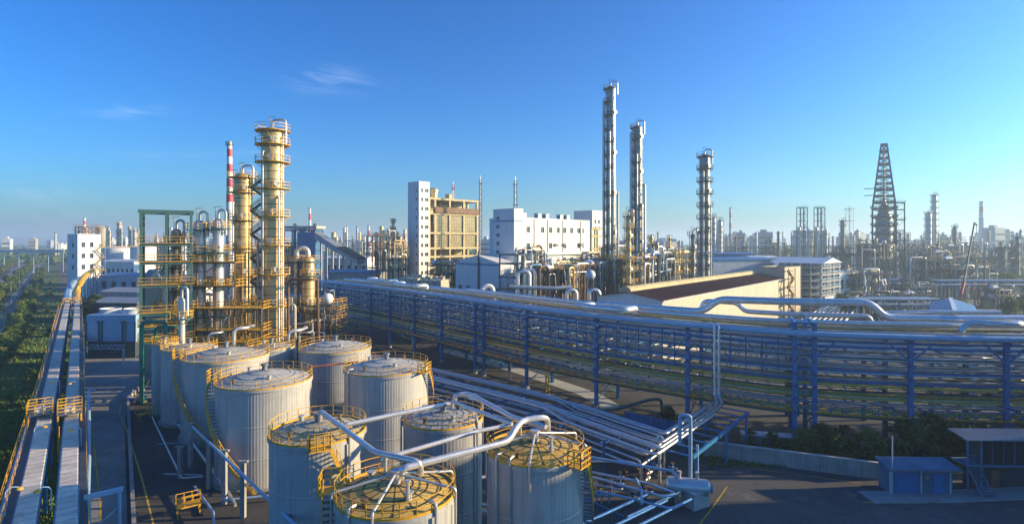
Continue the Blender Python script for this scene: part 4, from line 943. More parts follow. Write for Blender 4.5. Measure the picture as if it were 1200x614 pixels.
# ------------------------------------------------------------------ low pipe run between tanks and rack
LC = curve([(-46, 120, 0), (-38, 112, 0), (-18, 93, 0), (4.5, 73, 0), (11, 65.5, 0), (16.5, 58.5, 0)], 8)
LLn = [0.0]
for a, b in zip(LC[:-1], LC[1:]): LLn.append(LLn[-1] + (b - a).length)
def lw(s, d, z):                                  # d metres to the tank side of the run's centre line
    i = max(j for j in range(len(LLn)) if LLn[j] <= max(0, s) + 1e-9); i = min(i, len(LC) - 2); t = (s - LLn[i]) / (LLn[i + 1] - LLn[i]); p = LC[i].lerp(LC[i + 1], t); u = (LC[i + 1] - LC[i]).normalized()
    return p + V3((u.y, -u.x, 0)) * d + V3((0, 0, z))
LE = LLn[-1]; OL = V3((0, 80, 0))
LOW = thing('low_pipe_rack', 'low steel pipe rack of sleepers between the tanks and the blue rack', 'pipe rack', OL)
k = 4.0
while k < LE:
    for d in (-3.6, 3.6): MB().bar(lw(k, d, 0), lw(k, d, 4.0), .26).build('post', 'blue_steel', LOW, OL)
    for z in (2.5, 4.0): MB().bar(lw(k, -4.2, z), lw(k, 4.2, z), .2, .25).build('crossbeam', 'blue_steel', LOW, OL)
    k += 6.5
rnd = random.Random(5)
bdir = (V3((28.5, 73.2, 0)) - V3((16.5, 58.5, 0))); bn = V3((-bdir.y, bdir.x, 0)).normalized()
for z in (2.65, 4.15):
    d = -3.9; i = 0
    while d < 3.9:
        r = rnd.choice((.09, .12, .16, .2)); d += r
        m = rnd.choice(('silver', 'silver', 'silver_dull', 'blue_pale')); up = rnd.choice((0, 0, .45, .8))
        end = LE - 1.0 + d * .55 + (0 if z > 4 else -2)
        pts = [lw(end * j / 26, d, z + r + (up if 8 < j < 22 else 0)) for j in range(27)]
        e = pts[-1]
        if i % 3 != 2: pts += [e + bdir * (1.0 - .1 * (i % 2)) + V3((0, 0, .0)), ]
        else: pts += [e + V3((0, 0, -z - r + .3))]
        b = MB().tube(fillet(pts, .7, 3), r, 10)
        mm_ = {'silver': 'bright silver', 'silver_dull': 'dull silver', 'blue_pale': 'pale blue'}[m]
        tag(b.build('low_pipe', m, origin=pts[0]), f"{mm_} pipe, {ORD[i]} in from the rack-side edge of the {'upper' if z > 4 else 'lower'} low run", 'pipe', 'pipes of the low run')
        d += r + rnd.choice((.3, .5, .8, 1.2)); i += 1
br = thing('pipe_bridge', 'short blue pipe bridge from the low run up to the blue rack', 'pipe bridge', V3((16.5, 58.5, 0)))
oo = br.location.copy()
for off in (-2.6, 2.6):
    MB().bar(oo + bn * off + V3((0, 0, 3.9)), oo + bn * off + bdir + V3((0, 0, 3.9)), .22, .4).build('girder', 'blue_bright', br, oo)
    for t in (.05, .55, .95): MB().bar(oo + bn * off + bdir * t, oo + bn * off + bdir * t + V3((0, 0, 3.7)), .24).build('post', 'blue_bright', br, oo)
for t in range(9): MB().bar(oo - bn * 2.6 + bdir * t / 8 + V3((0, 0, 3.96)), oo + bn * 2.6 + bdir * t / 8 + V3((0, 0, 3.96)), .15).build('crossbeam', 'blue_bright', br, oo)

# manifold ground: valves, vertical vent pipe, horizontal vessel, racks near the road
p = at_z(789, 580, .1)
o = thing('horizontal_vessel', 'horizontal silver vessel on saddles beside the yard road', 'vessel', g(806, 590), R(-12))
prof = [(.05, -2.25), (.5, -2.15), (.75, -1.9), (.8, -1.6), (.8, 1.6), (.75, 1.9), (.5, 2.15), (.05, 2.25)]
b = MB(); nn = 20; vs = [(z, r * math.cos(2 * math.pi * j / nn), 1.75 + r * math.sin(2 * math.pi * j / nn)) for r, z in prof for j in range(nn)]
b.add(vs, [(i * nn + j, i * nn + (j + 1) % nn, (i + 1) * nn + (j + 1) % nn, (i + 1) * nn + j) for i in range(len(prof) - 1) for j in range(nn)]).build('shell', 'silver', o)
for x in (-1.1, 1.1): MB().box(x - .2, -.7, 0, x + .2, .7, 1.15).build('saddle', 'concrete', o)
MB().cyl((2.1, 0, 1.75), (2.3, 0, 1.75), .5, n=14).build('end_flange', 'blue_bright', o)
for x in (-.8, .9): MB().cyl((x, 0, 2.4), (x, 0, 3.1), .13, n=10).cyl((x, 0, 3.1), (x, 0, 3.2), .22, n=10).build('nozzle', 'silver', o)
o = tag(MB().box(-1.1, -.8, 0, 1.1, .8, 1.5).box(-1.2, -.9, 1.5, 1.2, .9, 1.65).build('valve_box', 'concrete_pale'), 'pale concrete valve box beside the horizontal vessel', 'concrete box'); o.location = g(815, 592); o.rotation_euler = (0, 0, R(30))
a = g(809, 583); o = thing('vent_stack', 'tall square-topped blue-grey pipe portal standing at the end of the low run', 'pipe', a)
hz = zz(487, a.y); MB().tube(fillet([(0, 0, 0), (0, 0, hz), (-1.0, .2, hz), (-1.0, .2, hz - 3)], .3), .19, 12).build('pipe', 'blue_pale', o)
MB().tube([(1.2, 1.5, 0), (1.2, 1.5, hz - 3.5)], .15, 10).build('pipe', 'blue_pale', o)
# looping manifold pipes below the low run
for k, (seq, r, z) in enumerate(([(690, 583), (700, 560), (780, 578), (792, 583)], .16, 1.6), ) if False else enumerate((([(560, 560), (620, 548), (700, 560), (778, 582), (793, 578), (760, 566), (690, 552)], .14, 2.0), ([(700, 575), (740, 584), (786, 596), (800, 590)], .13, 1.5),
                                        ([(640, 552), (690, 566), (730, 574), (730, 566)], .12, 1.2), ([(690, 548), (690, 540), (735, 540), (760, 548)], .13, 3.0), ([(590, 545), (648, 528), (718, 540), (790, 552), (793, 560)], .15, 3.4), ([(500, 600), (560, 590), (640, 610), (700, 640)], .13, .8), ([(500, 607), (560, 597), (630, 616)], .13, .8), ([(745, 560), (752, 575), (752, 590)], .12, 2.2))):
    pipe('manifold_pipe', [at_z(a_, b_, z + (.004 * i)) for i, (a_, b_) in enumerate(seq)], r, ('silver', 'blue_pale', 'silver_dull')[k % 3], 'bent manifold pipe on low supports below the low pipe run', 'manifold pipes below the low run', fr=.5)
for k in range(26):
    px = rnd.uniform(648, 800); py = rnd.uniform(548, 590); p = at_z(px, py, 0)
    o = thing('valve_station', '', 'valve', p, rnd.uniform(0, 3), '')
    hh = rnd.uniform(.8, 1.7); MB().cyl((0, 0, 0), (0, 0, hh), .08, n=8).cyl((-.5, 0, hh * .6), (.5, 0, hh * .6), .12, n=8).cyl((-.06, 0, hh * .6), (.06, 0, hh * .6), .22, n=10).build('body', rnd.choice(('silver_dull', 'blue_pale', 'rust_steel')), o)
    hw = rnd.choice(('red_paint', 'yellow', 'dark_steel')); hn = {'red_paint': 'red', 'yellow': 'yellow', 'dark_steel': 'black'}[hw]
    o['label'] = 'small valve with %s handwheel on a stub pipe below the low run' % hn; o['group'] = 'valves with %s handwheels below the low run' % hn
    MB().ring(.14, .2, hh, hh + .05, 12).build('handwheel', hw, o)
for k, (px, py) in enumerate(((682, 614), (700, 606), (716, 618), (735, 606), (748, 616))):
    a = at_z(px, py, 1.4); pipe('cradle_pipe', [a, a + V3((6.2, 5.0, 0))], .15, 'silver', 'short silver pipe in the low cradle bundle by the road', 'pipes in the cradle by the road')
o = thing('pipe_cradle', 'low blue pipe cradle beside the yard road', 'pipe support', at_z(705, 608, 0), R(39))
for x in (0, 4.5):
    for y in (-2.4, 0, 2.4): MB().bar((x, y, 0), (x, y, 1.25), .16).build('post', 'blue_steel', o)
    MB().bar((x, -2.6, 1.2), (x, 2.6, 1.2), .16).build('crossbeam', 'blue_steel', o)
# teal bent pipe under the rack, yellow bollard post, blue fence
pipe('bent_pipe', [at_z(650, 478, .6), at_z(720, 480, .8), at_z(762, 468, 2.6), at_z(775, 467, 2.6), at_z(776, 485, 0)], .24, 'teal_steel', 'green bent pipe rising from the ground under the rack', fr=.8)
for k, (px, py) in enumerate(((640, 462), (643, 464), (555, 436), (612, 470), (598, 444))):
    o = tag(MB().cyl((0, 0, 0), (0, 0, 3.2), .14, n=8).cyl((0, 0, 3.2), (0, 0, 3.3), .25, n=8).build('marker_post', 'yellow' if k < 2 else 'grey_steel'), ('yellow pole standing under the blue rack' if k < 2 else 'grey pole standing under the blue rack'), 'pole', 'yellow poles under the rack' if k < 2 else 'grey poles under the rack'); o.location = g(px, py)
o = thing('fence', 'blue sheet fence panels under the rack near the green bent pipe', 'fence', g(732, 498), R(-38))
fm = MB().box(0, -.03, .1, 1.9, .03, 2.0).mesh('fence_panel', 'blue_roof'); fp = MB().bar((0, 0, 0), (0, 0, 2.1), .09).mesh('post', 'grey_steel')
for i in range(5): put(fm, 'fence_panel', o, (i * 2.0 + .06, 0, 0)); put(fp, 'post', o, (i * 2.0, .06, 0))

# ------------------------------------------------------------------ concrete wall, bushes, sheds by the yard
A, B = g(826, 534), g(1034, 562)
o = thing('concrete_wall', 'stained concrete boundary wall with flat coping below the rack', 'wall', A, math.atan2((B - A).y, (B - A).x))
Lw = (B - A).length; n = 9
for i in range(n):
    MB().box(i * Lw / n, -.12, 0, (i + 1) * Lw / n - .03, .12, 1.75).build('wall_panel', 'concrete', o)
    MB().box(i * Lw / n - .02, -.22, 1.75, (i + 1) * Lw / n - .04, .22, 1.87).build('coping', 'concrete_pale', o)
    MB().box(i * Lw / n - .15, -.2, 0, i * Lw / n + .15, .2, 1.745).build('pier', 'concrete', o)
o = thing('conduit_roof', 'long low service duct with pale slab roof behind the bushes', 'duct', g(868, 516), math.atan2((g(1030, 528) - g(868, 516)).y, (g(1030, 528) - g(868, 516)).x))
for i in range(14): MB().box(i * 1.4, -.9, 1.02, i * 1.4 + 1.34, .9, 1.14).build('slab', 'pale_roof', o)
MB().box(0, -.75, 0, 19.5, .75, 1.02).build('duct_wall', 'concrete', o)
rnd = random.Random(9)
for i, (px, py, s) in enumerate(((938, 538, 1.3), (952, 536, 1.9), (965, 538, 1.5), (978, 541, 1.2), (992, 541, 1.5), (1004, 543, 1.2), (1018, 545, 1.5), (1030, 546, 1.2), (1058, 541, 2.1), (1074, 540, 2.0), (1090, 538, 1.6), (1106, 540, 2.2), (1124, 536, 1.8), (1012, 530, 1.2), (985, 528, 1.1), (1142, 530, 1.7), (1165, 528, 1.6), (1185, 527, 1.7), (905, 528, 1.0), (880, 524, .9), (1045, 548, 1.3), (920, 533, .9))):
    tree(BUSH, i, g(px, py - 4), s, 'dense green bush growing between the concrete wall and the rack', 'bushes along the concrete wall', 'bush', 'bush')
for i, (px, py, s) in enumerate(((1068, 536, .62), (1118, 532, .66), (960, 530, .5), (782, 500, .5))): tree(DARKT, i, g(px, py), s, ('dark bushy tree behind the shed roof under the rack', 'dark bushy tree behind the glazed shed', 'dark small tree rising from the wall bushes', 'dark small tree beside the pipe bridge')[i])
vs, fs = [], []
for _ in range(3500):
    p = g(rnd.uniform(830, 1190), 0 + rnd.uniform(522, 548))
    if p.y < 63 : continue
    s = rnd.uniform(.15, .5); a = rnd.uniform(0, 3.14); k = len(vs)
    vs += [p + V3((math.cos(a) * .12, math.sin(a) * .12, 0)), p - V3((math.cos(a) * .12, math.sin(a) * .12, 0)), p + V3((rnd.uniform(-.15, .15), rnd.uniform(-.15, .15), s))]; fs.append((k, k + 1, k + 2))
go = MB().add(vs, fs).build('grass', 'grass_blade', smooth=0); go['kind'] = 'stuff'; go['label'] = 'weeds and grass between the concrete wall and the rack'; go['category'] = 'grass'

def corrugated(x0, x1, y0, y1, z0, z1, pitch=.25, amp=.05):       # roof sheet sloping from y0,z0 to y1,z1, ribs run down the slope
    b = MB(); n = max(2, int((x1 - x0) / pitch) * 2); vs = []; fs = []
    for i in range(n + 1):
        x = x0 + (x1 - x0) * i / n; a = amp * (i % 2)
        vs += [(x, y0, z0 + a), (x, y1, z1 + a), (x, y1, z1 + a - .06), (x, y0, z0 + a - .06)]
    for i in range(n):
        for j in range(4): fs.append((i * 4 + j, i * 4 + 4 + j, i * 4 + 4 + (j + 1) % 4, i * 4 + (j + 1) % 4))
    return b.add(vs, fs)
p = g(1043, 578); o = thing('shed', 'low blue-grey shed with corrugated roof, blue shutter and blue door', 'shed', p, R(-1.5))
w = ground(1112, p.y).x - p.x; hh = 2.7
MB().box(0, 0, 0, w, 1.9, hh).build('wall', 'shed_wall', o)
MB().box(.6, -.04, .1, 2.8, .02, 2.3).build('shutter', 'blue_bright', o)
sm = MB().box(.62, -.06, 0, 2.78, -.045, .05).mesh('slat', 'blue_bright')
for i in range(16): put(sm, 'slat', o, (0, 0, .15 + i * .135))
MB().box(4.4, -.04, .1, 5.5, .02, 2.1).build('door', 'blue_bright', o)
for x in (0, 3.1, w): MB().bar((x, -.05, 0), (x, -.05, hh), .13).build('corner_trim', 'pale_roof', o)
corrugated(-.3, w + .9, -.45, 2.1, hh - .05, hh + .30).build('roof', 'shed_roof', o, smooth=0)
MB().cyl((0, -.35, 0), (0, -.35, 6.0), .06, n=8).build('mast', 'pale_roof', o)
MB().box(-.35, -.62, hh - .22, w + .95, -.48, hh - .1).build('gutter', 'grey_steel', o); MB().cyl((w + .1, -.12, 0), (w + .1, -.12, hh - .15), .05, n=8).build('downpipe', 'grey_steel', o)
MB().box(5.28, -.1, 1.0, 5.36, -.04, 1.2).build('handle', 'dark_steel', o); MB().box(4.32, -.06, .08, 5.58, -.035, .1).box(4.32, -.06, 2.1, 5.58, -.035, 2.18).build('door_frame', 'grey_steel', o)
MB().box(3.4, -.1, 1.5, 3.9, .02, 2.0).build('meter_box', 'grey_steel', o)
p2 = g(1133, 575); o = thing('glazed_shed', 'two-storey blue framed shed with glazed upper floor and ribbed roof', 'shed', p2, R(-1))
w2 = 16; z1, z2 = 2.5, 5.4
MB().box(1.2, 1.0, 0, w2, 2.1, z1).build('lower_wall', 'dark_steel', o); MB().box(0, 0, z1, w2, 2.2, z1 + .2).build('floor_slab', 'shed_roof', o)
MB().box(1.6, .25, z1 + .2, w2, 2.0, z2 - .05).build('upper_wall', 'dark_steel', o)
MB().box(1.5, .12, z1 + .25, w2, .18, z2 - .2).build('pane', 'glass', o)
for x in [1.5 + 1.15 * i for i in range(13)]: MB().bar((x, .05, z1 + .2), (x, .05, z2), .06 if (x - 1.5) % 4.6 > .1 else .14).build('mullion', 'shed_roof', o)
for x in (0.08, 1.5, 6.1, 10.7, 15.3): MB().bar((x, .0, 0), (x, .0, z2), .14).build('post', 'shed_roof', o)
corrugated(-.3, w2 + .5, -.45, 2.3, z2, z2 + .35, .3, .06).build('roof', 'grey_roof', o, smooth=0)
st = MB()
for i in range(11): st.box(-.05 + .02, -.2 + i * .0, i * .225, 1.25, .05 + i * .25, i * .225 + .05)
stairs = MB()
for i in range(11): stairs.box(.1, -1.9 + i * .18, i * .23, 1.3, -1.7 + i * .18, i * .23 + .05)
stairs.bar((.1, -1.9, .05), (.1, .05, 2.55), .06, .2).bar((1.3, -1.9, .05), (1.3, .05, 2.55), .06, .2).build('stair', 'shed_roof', o)
MB().box(3.2, .85, 0, 4.1, .99, 1.9).build('door', 'rust_red', o)
MB().line_rail([(0, .0, z1 + .2), (1.5, 0, z1 + .2)], 1, .05, .7).build('railing', 'shed_roof', o)

# ------------------------------------------------------------------ buildings with real window openings
def facade(b, o, u, n, W, Hh, wins, depth=.3):
    u, n, o = V3(u), V3(n), V3(o); us = sorted({0, W, *[x for w in wins for x in w[:2]]}); vs_ = sorted({0, Hh, *[x for w in wins for x in w[2:4]]})
    P = lambda a, z, d=0: o + u * a + V3((0, 0, z)) - n * d
    for a0, a1 in zip(us[:-1], us[1:]):
        for z0, z1 in zip(vs_[:-1], vs_[1:]):
            if any(w[0] - 1e-6 <= a0 and a1 <= w[1] + 1e-6 and w[2] - 1e-6 <= z0 and z1 <= w[3] + 1e-6 for w in wins): continue
            b.add([P(a0, z0), P(a1, z0), P(a1, z1), P(a0, z1)], [(0, 1, 2, 3)])
    for w in wins:
        c = [(w[0], w[2]), (w[1], w[2]), (w[1], w[3]), (w[0], w[3])]
        for (a, z), (a2, z2) in zip(c, c[1:] + c[:1]): b.add([P(a, z), P(a, z, depth), P(a2, z2, depth), P(a2, z2)], [(0, 3, 2, 1)])
    return b
WIN = {}
def window_mesh(w, h):
    k = (round(w, 2), round(h, 2))
    if k not in WIN:
        f = MB(); t = .09; f.box(0, -.04, 0, w, .04, t).box(0, -.04, h - t, w, .04, h).box(0, -.04, t, t, .04, h - t).box(w - t, -.04, t, w, .04, h - t).box(w / 2 - t / 2, -.03, t, w / 2 + t / 2, .03, h - t)
        WIN[k] = (MB().box(.02, .0, .02, w - .02, .05, h - .02).mesh('window', 'glass'), f.mesh('frame', 'pale_roof'))
    return WIN[k]
def building(name, label, loc, rz, W, D, Hh, wall, front=(), left=(), parapet=.9, roof='grey_roof', cat='building', frames=True, right=(), group=None):
    o = thing(name, label, cat, loc, rz, group); b = MB()
    facade(b, (0, 0, 0), (1, 0, 0), (0, -1, 0), W, Hh, front); facade(b, (0, D, 0), (0, -1, 0), (-1, 0, 0), D, Hh, left)
    facade(b, (W, 0, 0), (0, 1, 0), (1, 0, 0), D, Hh, right); facade(b, (W, D, 0), (-1, 0, 0), (0, 1, 0), W, Hh, [])
    b.build('wall', wall, o, smooth=0)
    MB().box(.05, .05, Hh - .4 - parapet, W - .05, D - .05, Hh - parapet).build('roof', roof, o)
    if parapet: MB().box(-.08, -.08, Hh, W + .08, .25, Hh + .25).box(-.08, .25, Hh, .25, D + .08, Hh + .25).box(W - .25, .25, Hh, W + .08, D + .08, Hh + .25).box(.25, D - .25, Hh, W - .25, D + .08, Hh + .25).build('coping', wall, o)
    for wins, pos, ang in ((front, lambda w: (w[0], .26, w[2]), 0), (left, lambda w: (.26, D - w[0], w[2]), R(-90)), (right, lambda w: (W - .26, w[0], w[2]), R(90))):
        for w in wins:
            pm_, fm_ = window_mesh(w[1] - w[0], w[3] - w[2]); q_ = put(pm_, 'window', o, pos(w), ang)
            if frames: put(fm_, 'frame', q_, (0, -.03, 0))
    return o
RZ = R(46); dF = V3((math.cos(RZ), math.sin(RZ), 0)); dL = V3((-math.sin(RZ), math.cos(RZ), 0))
# slim white stair tower
Y = 250; P0 = ground(491, Y); W = reach(P0, dF, 503.5); D = reach(P0, dL, 478); Hh = zz(213, Y)
rows = [Hh - 3.0 - 4.15 * i for i in range(11)]
win = [(x0, x1, z - 1.6, z) for z in rows for x0, x1 in ((W * .18, W * .38), (W * .55, W * .88))]
building('stair_block', 'slim tall white concrete stair tower with small windows beside the bare frame building', P0, RZ, W, D, Hh, 'white_wall', win, [(D * .72, D * .84, z - 1.5, z) for z in rows])
# bare concrete frame building beside it
P1 = P0 + dF * (W + .05) + dL * 1.2; W2 = reach(P1, dF, 561); H2 = zz(232, Y + 6); D2 = 14
o = thing('frame_building', 'open yellowed concrete frame building with tall glazed bays next to the stair tower', 'building', P1, RZ)
fl = [0, 8, 15, 20, 25, 34, 42, H2 - 5.5, H2]
fl = [zz(y, Y + 6) for y in (335, 313, 300, 290, 272, 249, 231.5)]; fl[0] = 0
cols = [.4, W2 * .12, W2 * .40, W2 * .68, W2 * .96]
for x in cols:
    for y in (0, D2 * .5, D2): MB().box(x - .5, y - .5, 0, x + .5, y + .5, fl[-1]).build('pillar', 'concrete_yellow', o)
for z in fl[1:]: MB().box(-.2, -.62, z - .9, W2 + .3, D2 + .6, z).build('floor_slab', 'concrete_yellow', o)
MB().box(cols[1] + .5, D2 * .6, 1, cols[-1] - .5, D2 * .6 + .4, fl[-1] - 1).build('inner_wall', 'concrete_yellow', o)
for a, b_ in zip(cols[1:-1], cols[2:]):            # glazed bays with bars
    for z0, z1 in ((fl[4], fl[5]), (fl[3], fl[4])):
        pn = MB().box(a + .5, .1, z0, b_ - .5, .2, z1 - .9).build('glazing', 'glass_warm', o); bb = MB()
        for k in range(1, 6): x = a + .5 + (b_ - a - 1) * k / 6; bb.box(x - .06, 0, z0, x + .06, .1, z1 - .9)
        for k in range(1, 5): z = z0 + (z1 - .9 - z0) * k / 5; bb.box(a + .5, .02, z - .06, b_ - .5, .098, z + .06)
        bb.build('glazing_bar', 'concrete_yellow', pn)
MB().box(cols[1] - .6, -1.4, fl[5] - .1, cols[-1] + .6, -.66, fl[5] + 2.6).build('balcony', 'rust_steel', o)
rnd = random.Random(4)
for k in range(3):                                  # stepped platforms in the narrow bay
    for z in fl[1:-1]: MB().box(.9, -.4, z + 1.2 + k * 1.4, cols[1] - .5, D2 * .4, z + 1.4 + k * 1.4).build('platform', 'rust_steel', o)
for k in range(10):
    x = rnd.uniform(cols[1], cols[-1]); MB().tube(fillet([(x, -.9, 0), (x, -.9, rnd.uniform(8, 16)), (x + rnd.uniform(-4, 4), -.9, 16), (x + 2, 4, 16)], .5), .25, 8).build('pipe', rnd.choice(('silver_dull', 'rust_steel')), o)
MB().lathe([(1.8, H2), (1.9, H2 + 3.5), (2.3, H2 + 3.6), (2.3, H2 + 4.6), (1, H2 + 5.4)], 14, (W2 * .25, 6, 0)).build('roof_tank', 'column_skin', o)
MB().box(W2 * .5, 4, H2, W2 * .56, 7, H2 + 3).build('roof_vent', 'concrete_yellow', o)
# lattice masts
def mast(px, Y, y0, y1, label, w=1.2, m='grey_steel', bands=False, top_w=None, z_base=None, group=None):
    p = ground(px, Y); zb = 0 if z_base is None else z_base; h = zz(y1, Y); o = thing('lattice_mast', label, 'mast', (p.x, p.y, zb), R(20), group); h -= zb; b = MB(); n = max(6, int(h / (w * 1.6))); tw = top_w or w * .6
    def c(i, z): f = w + (tw - w) * z / h; return V3(((-f, f, f, -f)[i] / 2, (-f, -f, f, f)[i] / 2, z))
    for k in range(n):
        z0, z1 = h * k / n, h * (k + 1) / n
        for i in range(4):
            b.bar(c(i, z0), c(i, z1), .14); b.bar(c(i, z1), c((i + 1) % 4, z1), .09); b.bar(c(i, z0), c((i + 1) % 4, z1), .09)
        if bands and k % 2 == 1: b.build('lattice', 'red_paint' if (k // 2) % 2 else 'white_wall', o); b = MB()
    if b.v: b.build('lattice', m if not bands else 'red_paint', o)
    MB().cyl((0, 0, 0), (0, 0, h + 2), .13, n=8).build('core_pipe', 'silver_dull', o)
    for z in (h * .97, h * .8): MB().box(-tw * .9, -tw * .9, z, tw * .9, tw * .9, z + .15).build('platform', m, o)
mast(563, 262, 320, 211, 'grey lattice flare mast beside the bare frame building', 1.5)
mast(531, 300, 240, 217, 'small red and white lattice mast on the far side of the frame building', 1.8, bands=True)
mast(604, 240, 320, 212, 'grey and red lattice mast rising behind the white building', 1.8, bands=False)
# white annexe and main white building
Y = 196; P0 = ground(602.5, Y); D = reach(P0, dL, 578); W = reach(P0, dF, 613); Hh = zz(245, Y)
rows = [Hh - 2.4 - 3.05 * i for i in range(9)]
building('white_tower', 'white stair tower with blue bands at the corner of the white factory building', P0, RZ, W, D, Hh, 'white_wall', [], [(D * .14, D * .30, z - 1.3, z) for z in rows] , parapet=.9)
bnd = thing('band_trim', 'blue painted bands round the white stair tower', 'trim', P0, RZ)
for z in (Hh - 3.9, Hh - 21.5): MB().box(-.12, -.12, z - .5, W - .1, -.03, z).box(-.12, -.03, z - .5, -.03, D, z).build('band', 'blue_bright', bnd)
P2 = P0 + dF * (W + .03) + dL * 1.5; W3 = reach(P2, dF, 691); H3 = zz(256, Y + 8); D3 = 16
rz3 = [zz(y, Y + 10) for y in (266, 285, 303, 320)]
front = []
for ri, z in enumerate(rz3[:3]):
    for k, fx in enumerate((.08, .27, .38, .49, .585, .69, .80, .88)):
        if ri == 1 and k in (1, 3, 5): continue
        ww = 1.9 if k < 7 else 1.0
        front.append((W3 * fx, W3 * fx + ww, z - 2.1, z))
    front.append((W3 * .015, W3 * .035, z - 2.1, z))
mw = building('white_factory', 'long white factory building with rooftop ventilators behind the blue rack', P2, RZ, W3, D3, H3, 'white_wall', front, [], parapet=.6)
MB().box(W3 * .0 + .1, -1.2, rz3[1] - 4.5, W3 + .2, -.02, rz3[1] - 3.6).build('canopy_ledge', 'white_wall', mw)
for fx in (.18, .36, .58, .85): MB().cyl((W3 * fx, -.12, 2), (W3 * fx, -.12, H3 - .3), .11, n=8).build('downpipe', 'cream_wall', mw)
for k, fx in enumerate((.27, .46, .58, .84)):
    if k in (1, 2, 3): MB().tube(fillet([(W3 * fx, .1, rz3[1] - .6), (W3 * fx, -.7, rz3[1] - .6), (W3 * fx + 1.0, -.7, rz3[1] - .6), (W3 * fx + 1.2, -.7, rz3[1] - 1.2)], .4), .38, 10).build('vent_elbow', 'cream_wall', mw)
for k, fx in enumerate((.05, .14, .34, .45, .66, .76)):
    v = thing('roof_ventilator', 'boxy pale ventilator on the white factory roof', 'ventilator', P2 + dF * W3 * fx + dL * 4 + V3((0, 0, H3 - .6)), RZ, 'ventilators on the white factory')
    if k == 0: 
        v['label'] = 'dark plant box at the tower end of the white factory roof'; del v['group']
    MB().box(0, 0, .7, 1.9, 2.0, 2.7).build('housing', 'pale_roof' if k else 'dark_steel', v); MB().box(.3, .3, 0, 1.6, 1.7, .7).build('base', 'dark_steel', v); MB().box(-.12, -.12, 2.7, 2.02, 2.12, 2.9).build('cap', 'grey_steel', v); MB().box(-.04, .3, .9, -.005, 1.8, 2.5).build('louvre', 'blue_steel', v)
# low white annexe with pitched blue-edged roof
Y = 186; Pa = ground(586, Y); Da = reach(Pa, dL, 534); Ha = zz(308, Y + 6)
o = building('white_annexe', 'low white annexe with a shallow gable and blue band left of the white tower', Pa, RZ, 7, Da, Ha, 'white_wall', [], [(Da * f, Da * f + 2.0, 7.5, 10.3) for f in (.06, .25, .52, .74, .88)], parapet=0)
o['label'] = 'low white annexe with shallow gable and blue band beside the white stair tower'
MB().add([(-.1, 0, Ha), (-.1, Da, Ha), (-.1, Da / 2, Ha + 2.6), (7.2, 0, Ha), (7.2, Da, Ha), (7.2, Da / 2, Ha + 2.6)], [(0, 2, 1), (3, 4, 5), (0, 3, 5, 2), (2, 5, 4, 1)]).build('gable', 'white_wall', o, smooth=0)
MB().box(-.12, 0, Ha - .9, -.03, Da, Ha - .3).build('band', 'blue_bright', o)
MB().cyl((-.3, Da * .45, 0), (-.3, Da * .45, Ha + 4), .35, n=10).build('flue', 'dark_steel', o)
# grey-white blocks right of the white building
Pb = ground(694, 290); building('grey_block', 'narrow pale block between the white factory and the tallest silver column', Pb, RZ, reach(Pb, dF, 712), 12, zz(247, 290), 'white_wall', [(2 + 3.2 * i, 3.6 + 3.2 * i, z, z + 2) for i in range(2) for z in (zz(262, 290), zz(270, 290))], [], parapet=.6)
Pb = ground(693, 262); o = frame(Pb, RZ, [0, 5, 10], [0, 5], [zz(y, 262) for y in (318, 305, 292, 277, 268)], 'grey concrete frame with empty bays beside the white factory', steel='concrete_yellow', deck='concrete_yellow', post=.8, beam=.8, rails=False, brace=False, name='concrete_skeleton')
# brown-roofed hall
C0 = at_z(776, 350, 14.0); C0.z = 0
far = at_z(919, 324.7, 14.0); far.z = 0
ang = math.atan2((far - C0).y, (far - C0).x); Lh = (far - C0).length; Wh = 15.5; HE = 13.6
o = thing('factory_hall', 'long cream hall with brown metal roof and ochre ridge vent behind the rack', 'factory hall', C0, ang)
npan = 9; zr = HE + 1.25
for i in range(npan): MB().box(i * Lh / npan + .03, 0, 0, (i + 1) * Lh / npan - .03, .3, HE).build('wall_panel', 'cream_wall', o)
MB().add([(0, .02, 0), (0, Wh, 0), (0, Wh, HE), (0, Wh / 2, zr), (0, .02, HE), (.3, .02, 0), (.3, Wh, 0), (.3, Wh, HE), (.3, Wh / 2, zr), (.3, .02, HE)], [(0, 4, 3, 2, 1), (5, 6, 7, 8, 9), (0, 5, 9, 4), (1, 2, 7, 6)]).build('gable_wall', 'white_wall', o, smooth=0)
MB().box(.3, Wh - .3, 0, Lh, Wh, HE).box(Lh - .3, .3, 0, Lh, Wh - .3, HE).build('rear_wall', 'cream_wall', o)
def slope(x0, x1, y0, z0, y1, z1, m, pitch=.8):
    b = MB(); n = int((x1 - x0) / pitch); b.add([(x0, y0, z0), (x1, y0, z0), (x1, y1, z1), (x0, y1, z1), (x0, y0, z0 - .12), (x1, y0, z0 - .12), (x1, y1, z1 - .12), (x0, y1, z1 - .12)], [(0, 1, 2, 3), (7, 6, 5, 4), (0, 4, 5, 1), (2, 6, 7, 3), (1, 5, 6, 2), (3, 7, 4, 0)])
    for i in range(n + 1): x = x0 + (x1 - x0) * i / n; b.bar((x, y0, z0 + .04), (x, y1, z1 + .04), .08, .1)
    return b.build('roof_slope', m, o, smooth=0)
slope(-.4, Lh + .4, -.5, HE + .06, Wh / 2 - .1, zr + .06, 'brown_roof'); slope(-.4, Lh + .4, Wh + .5, HE + .06, Wh / 2 + .1, zr + .06, 'brown_roof')
n_ = 12; vs = []; fs = []
for x in (1.5, Lh - 2):
    for j in range(n_ + 1): a = math.pi * j / n_; vs.append((x, Wh / 2 + 1.8 + 1.5 * math.cos(a), zr - .2 + 1.35 * math.sin(a)))
fs = [(j, j + 1, n_ + 2 + j, n_ + 1 + j) for j in range(n_)] + [tuple(range(n_ + 1)), tuple(range(2 * n_ + 1, n_, -1))]
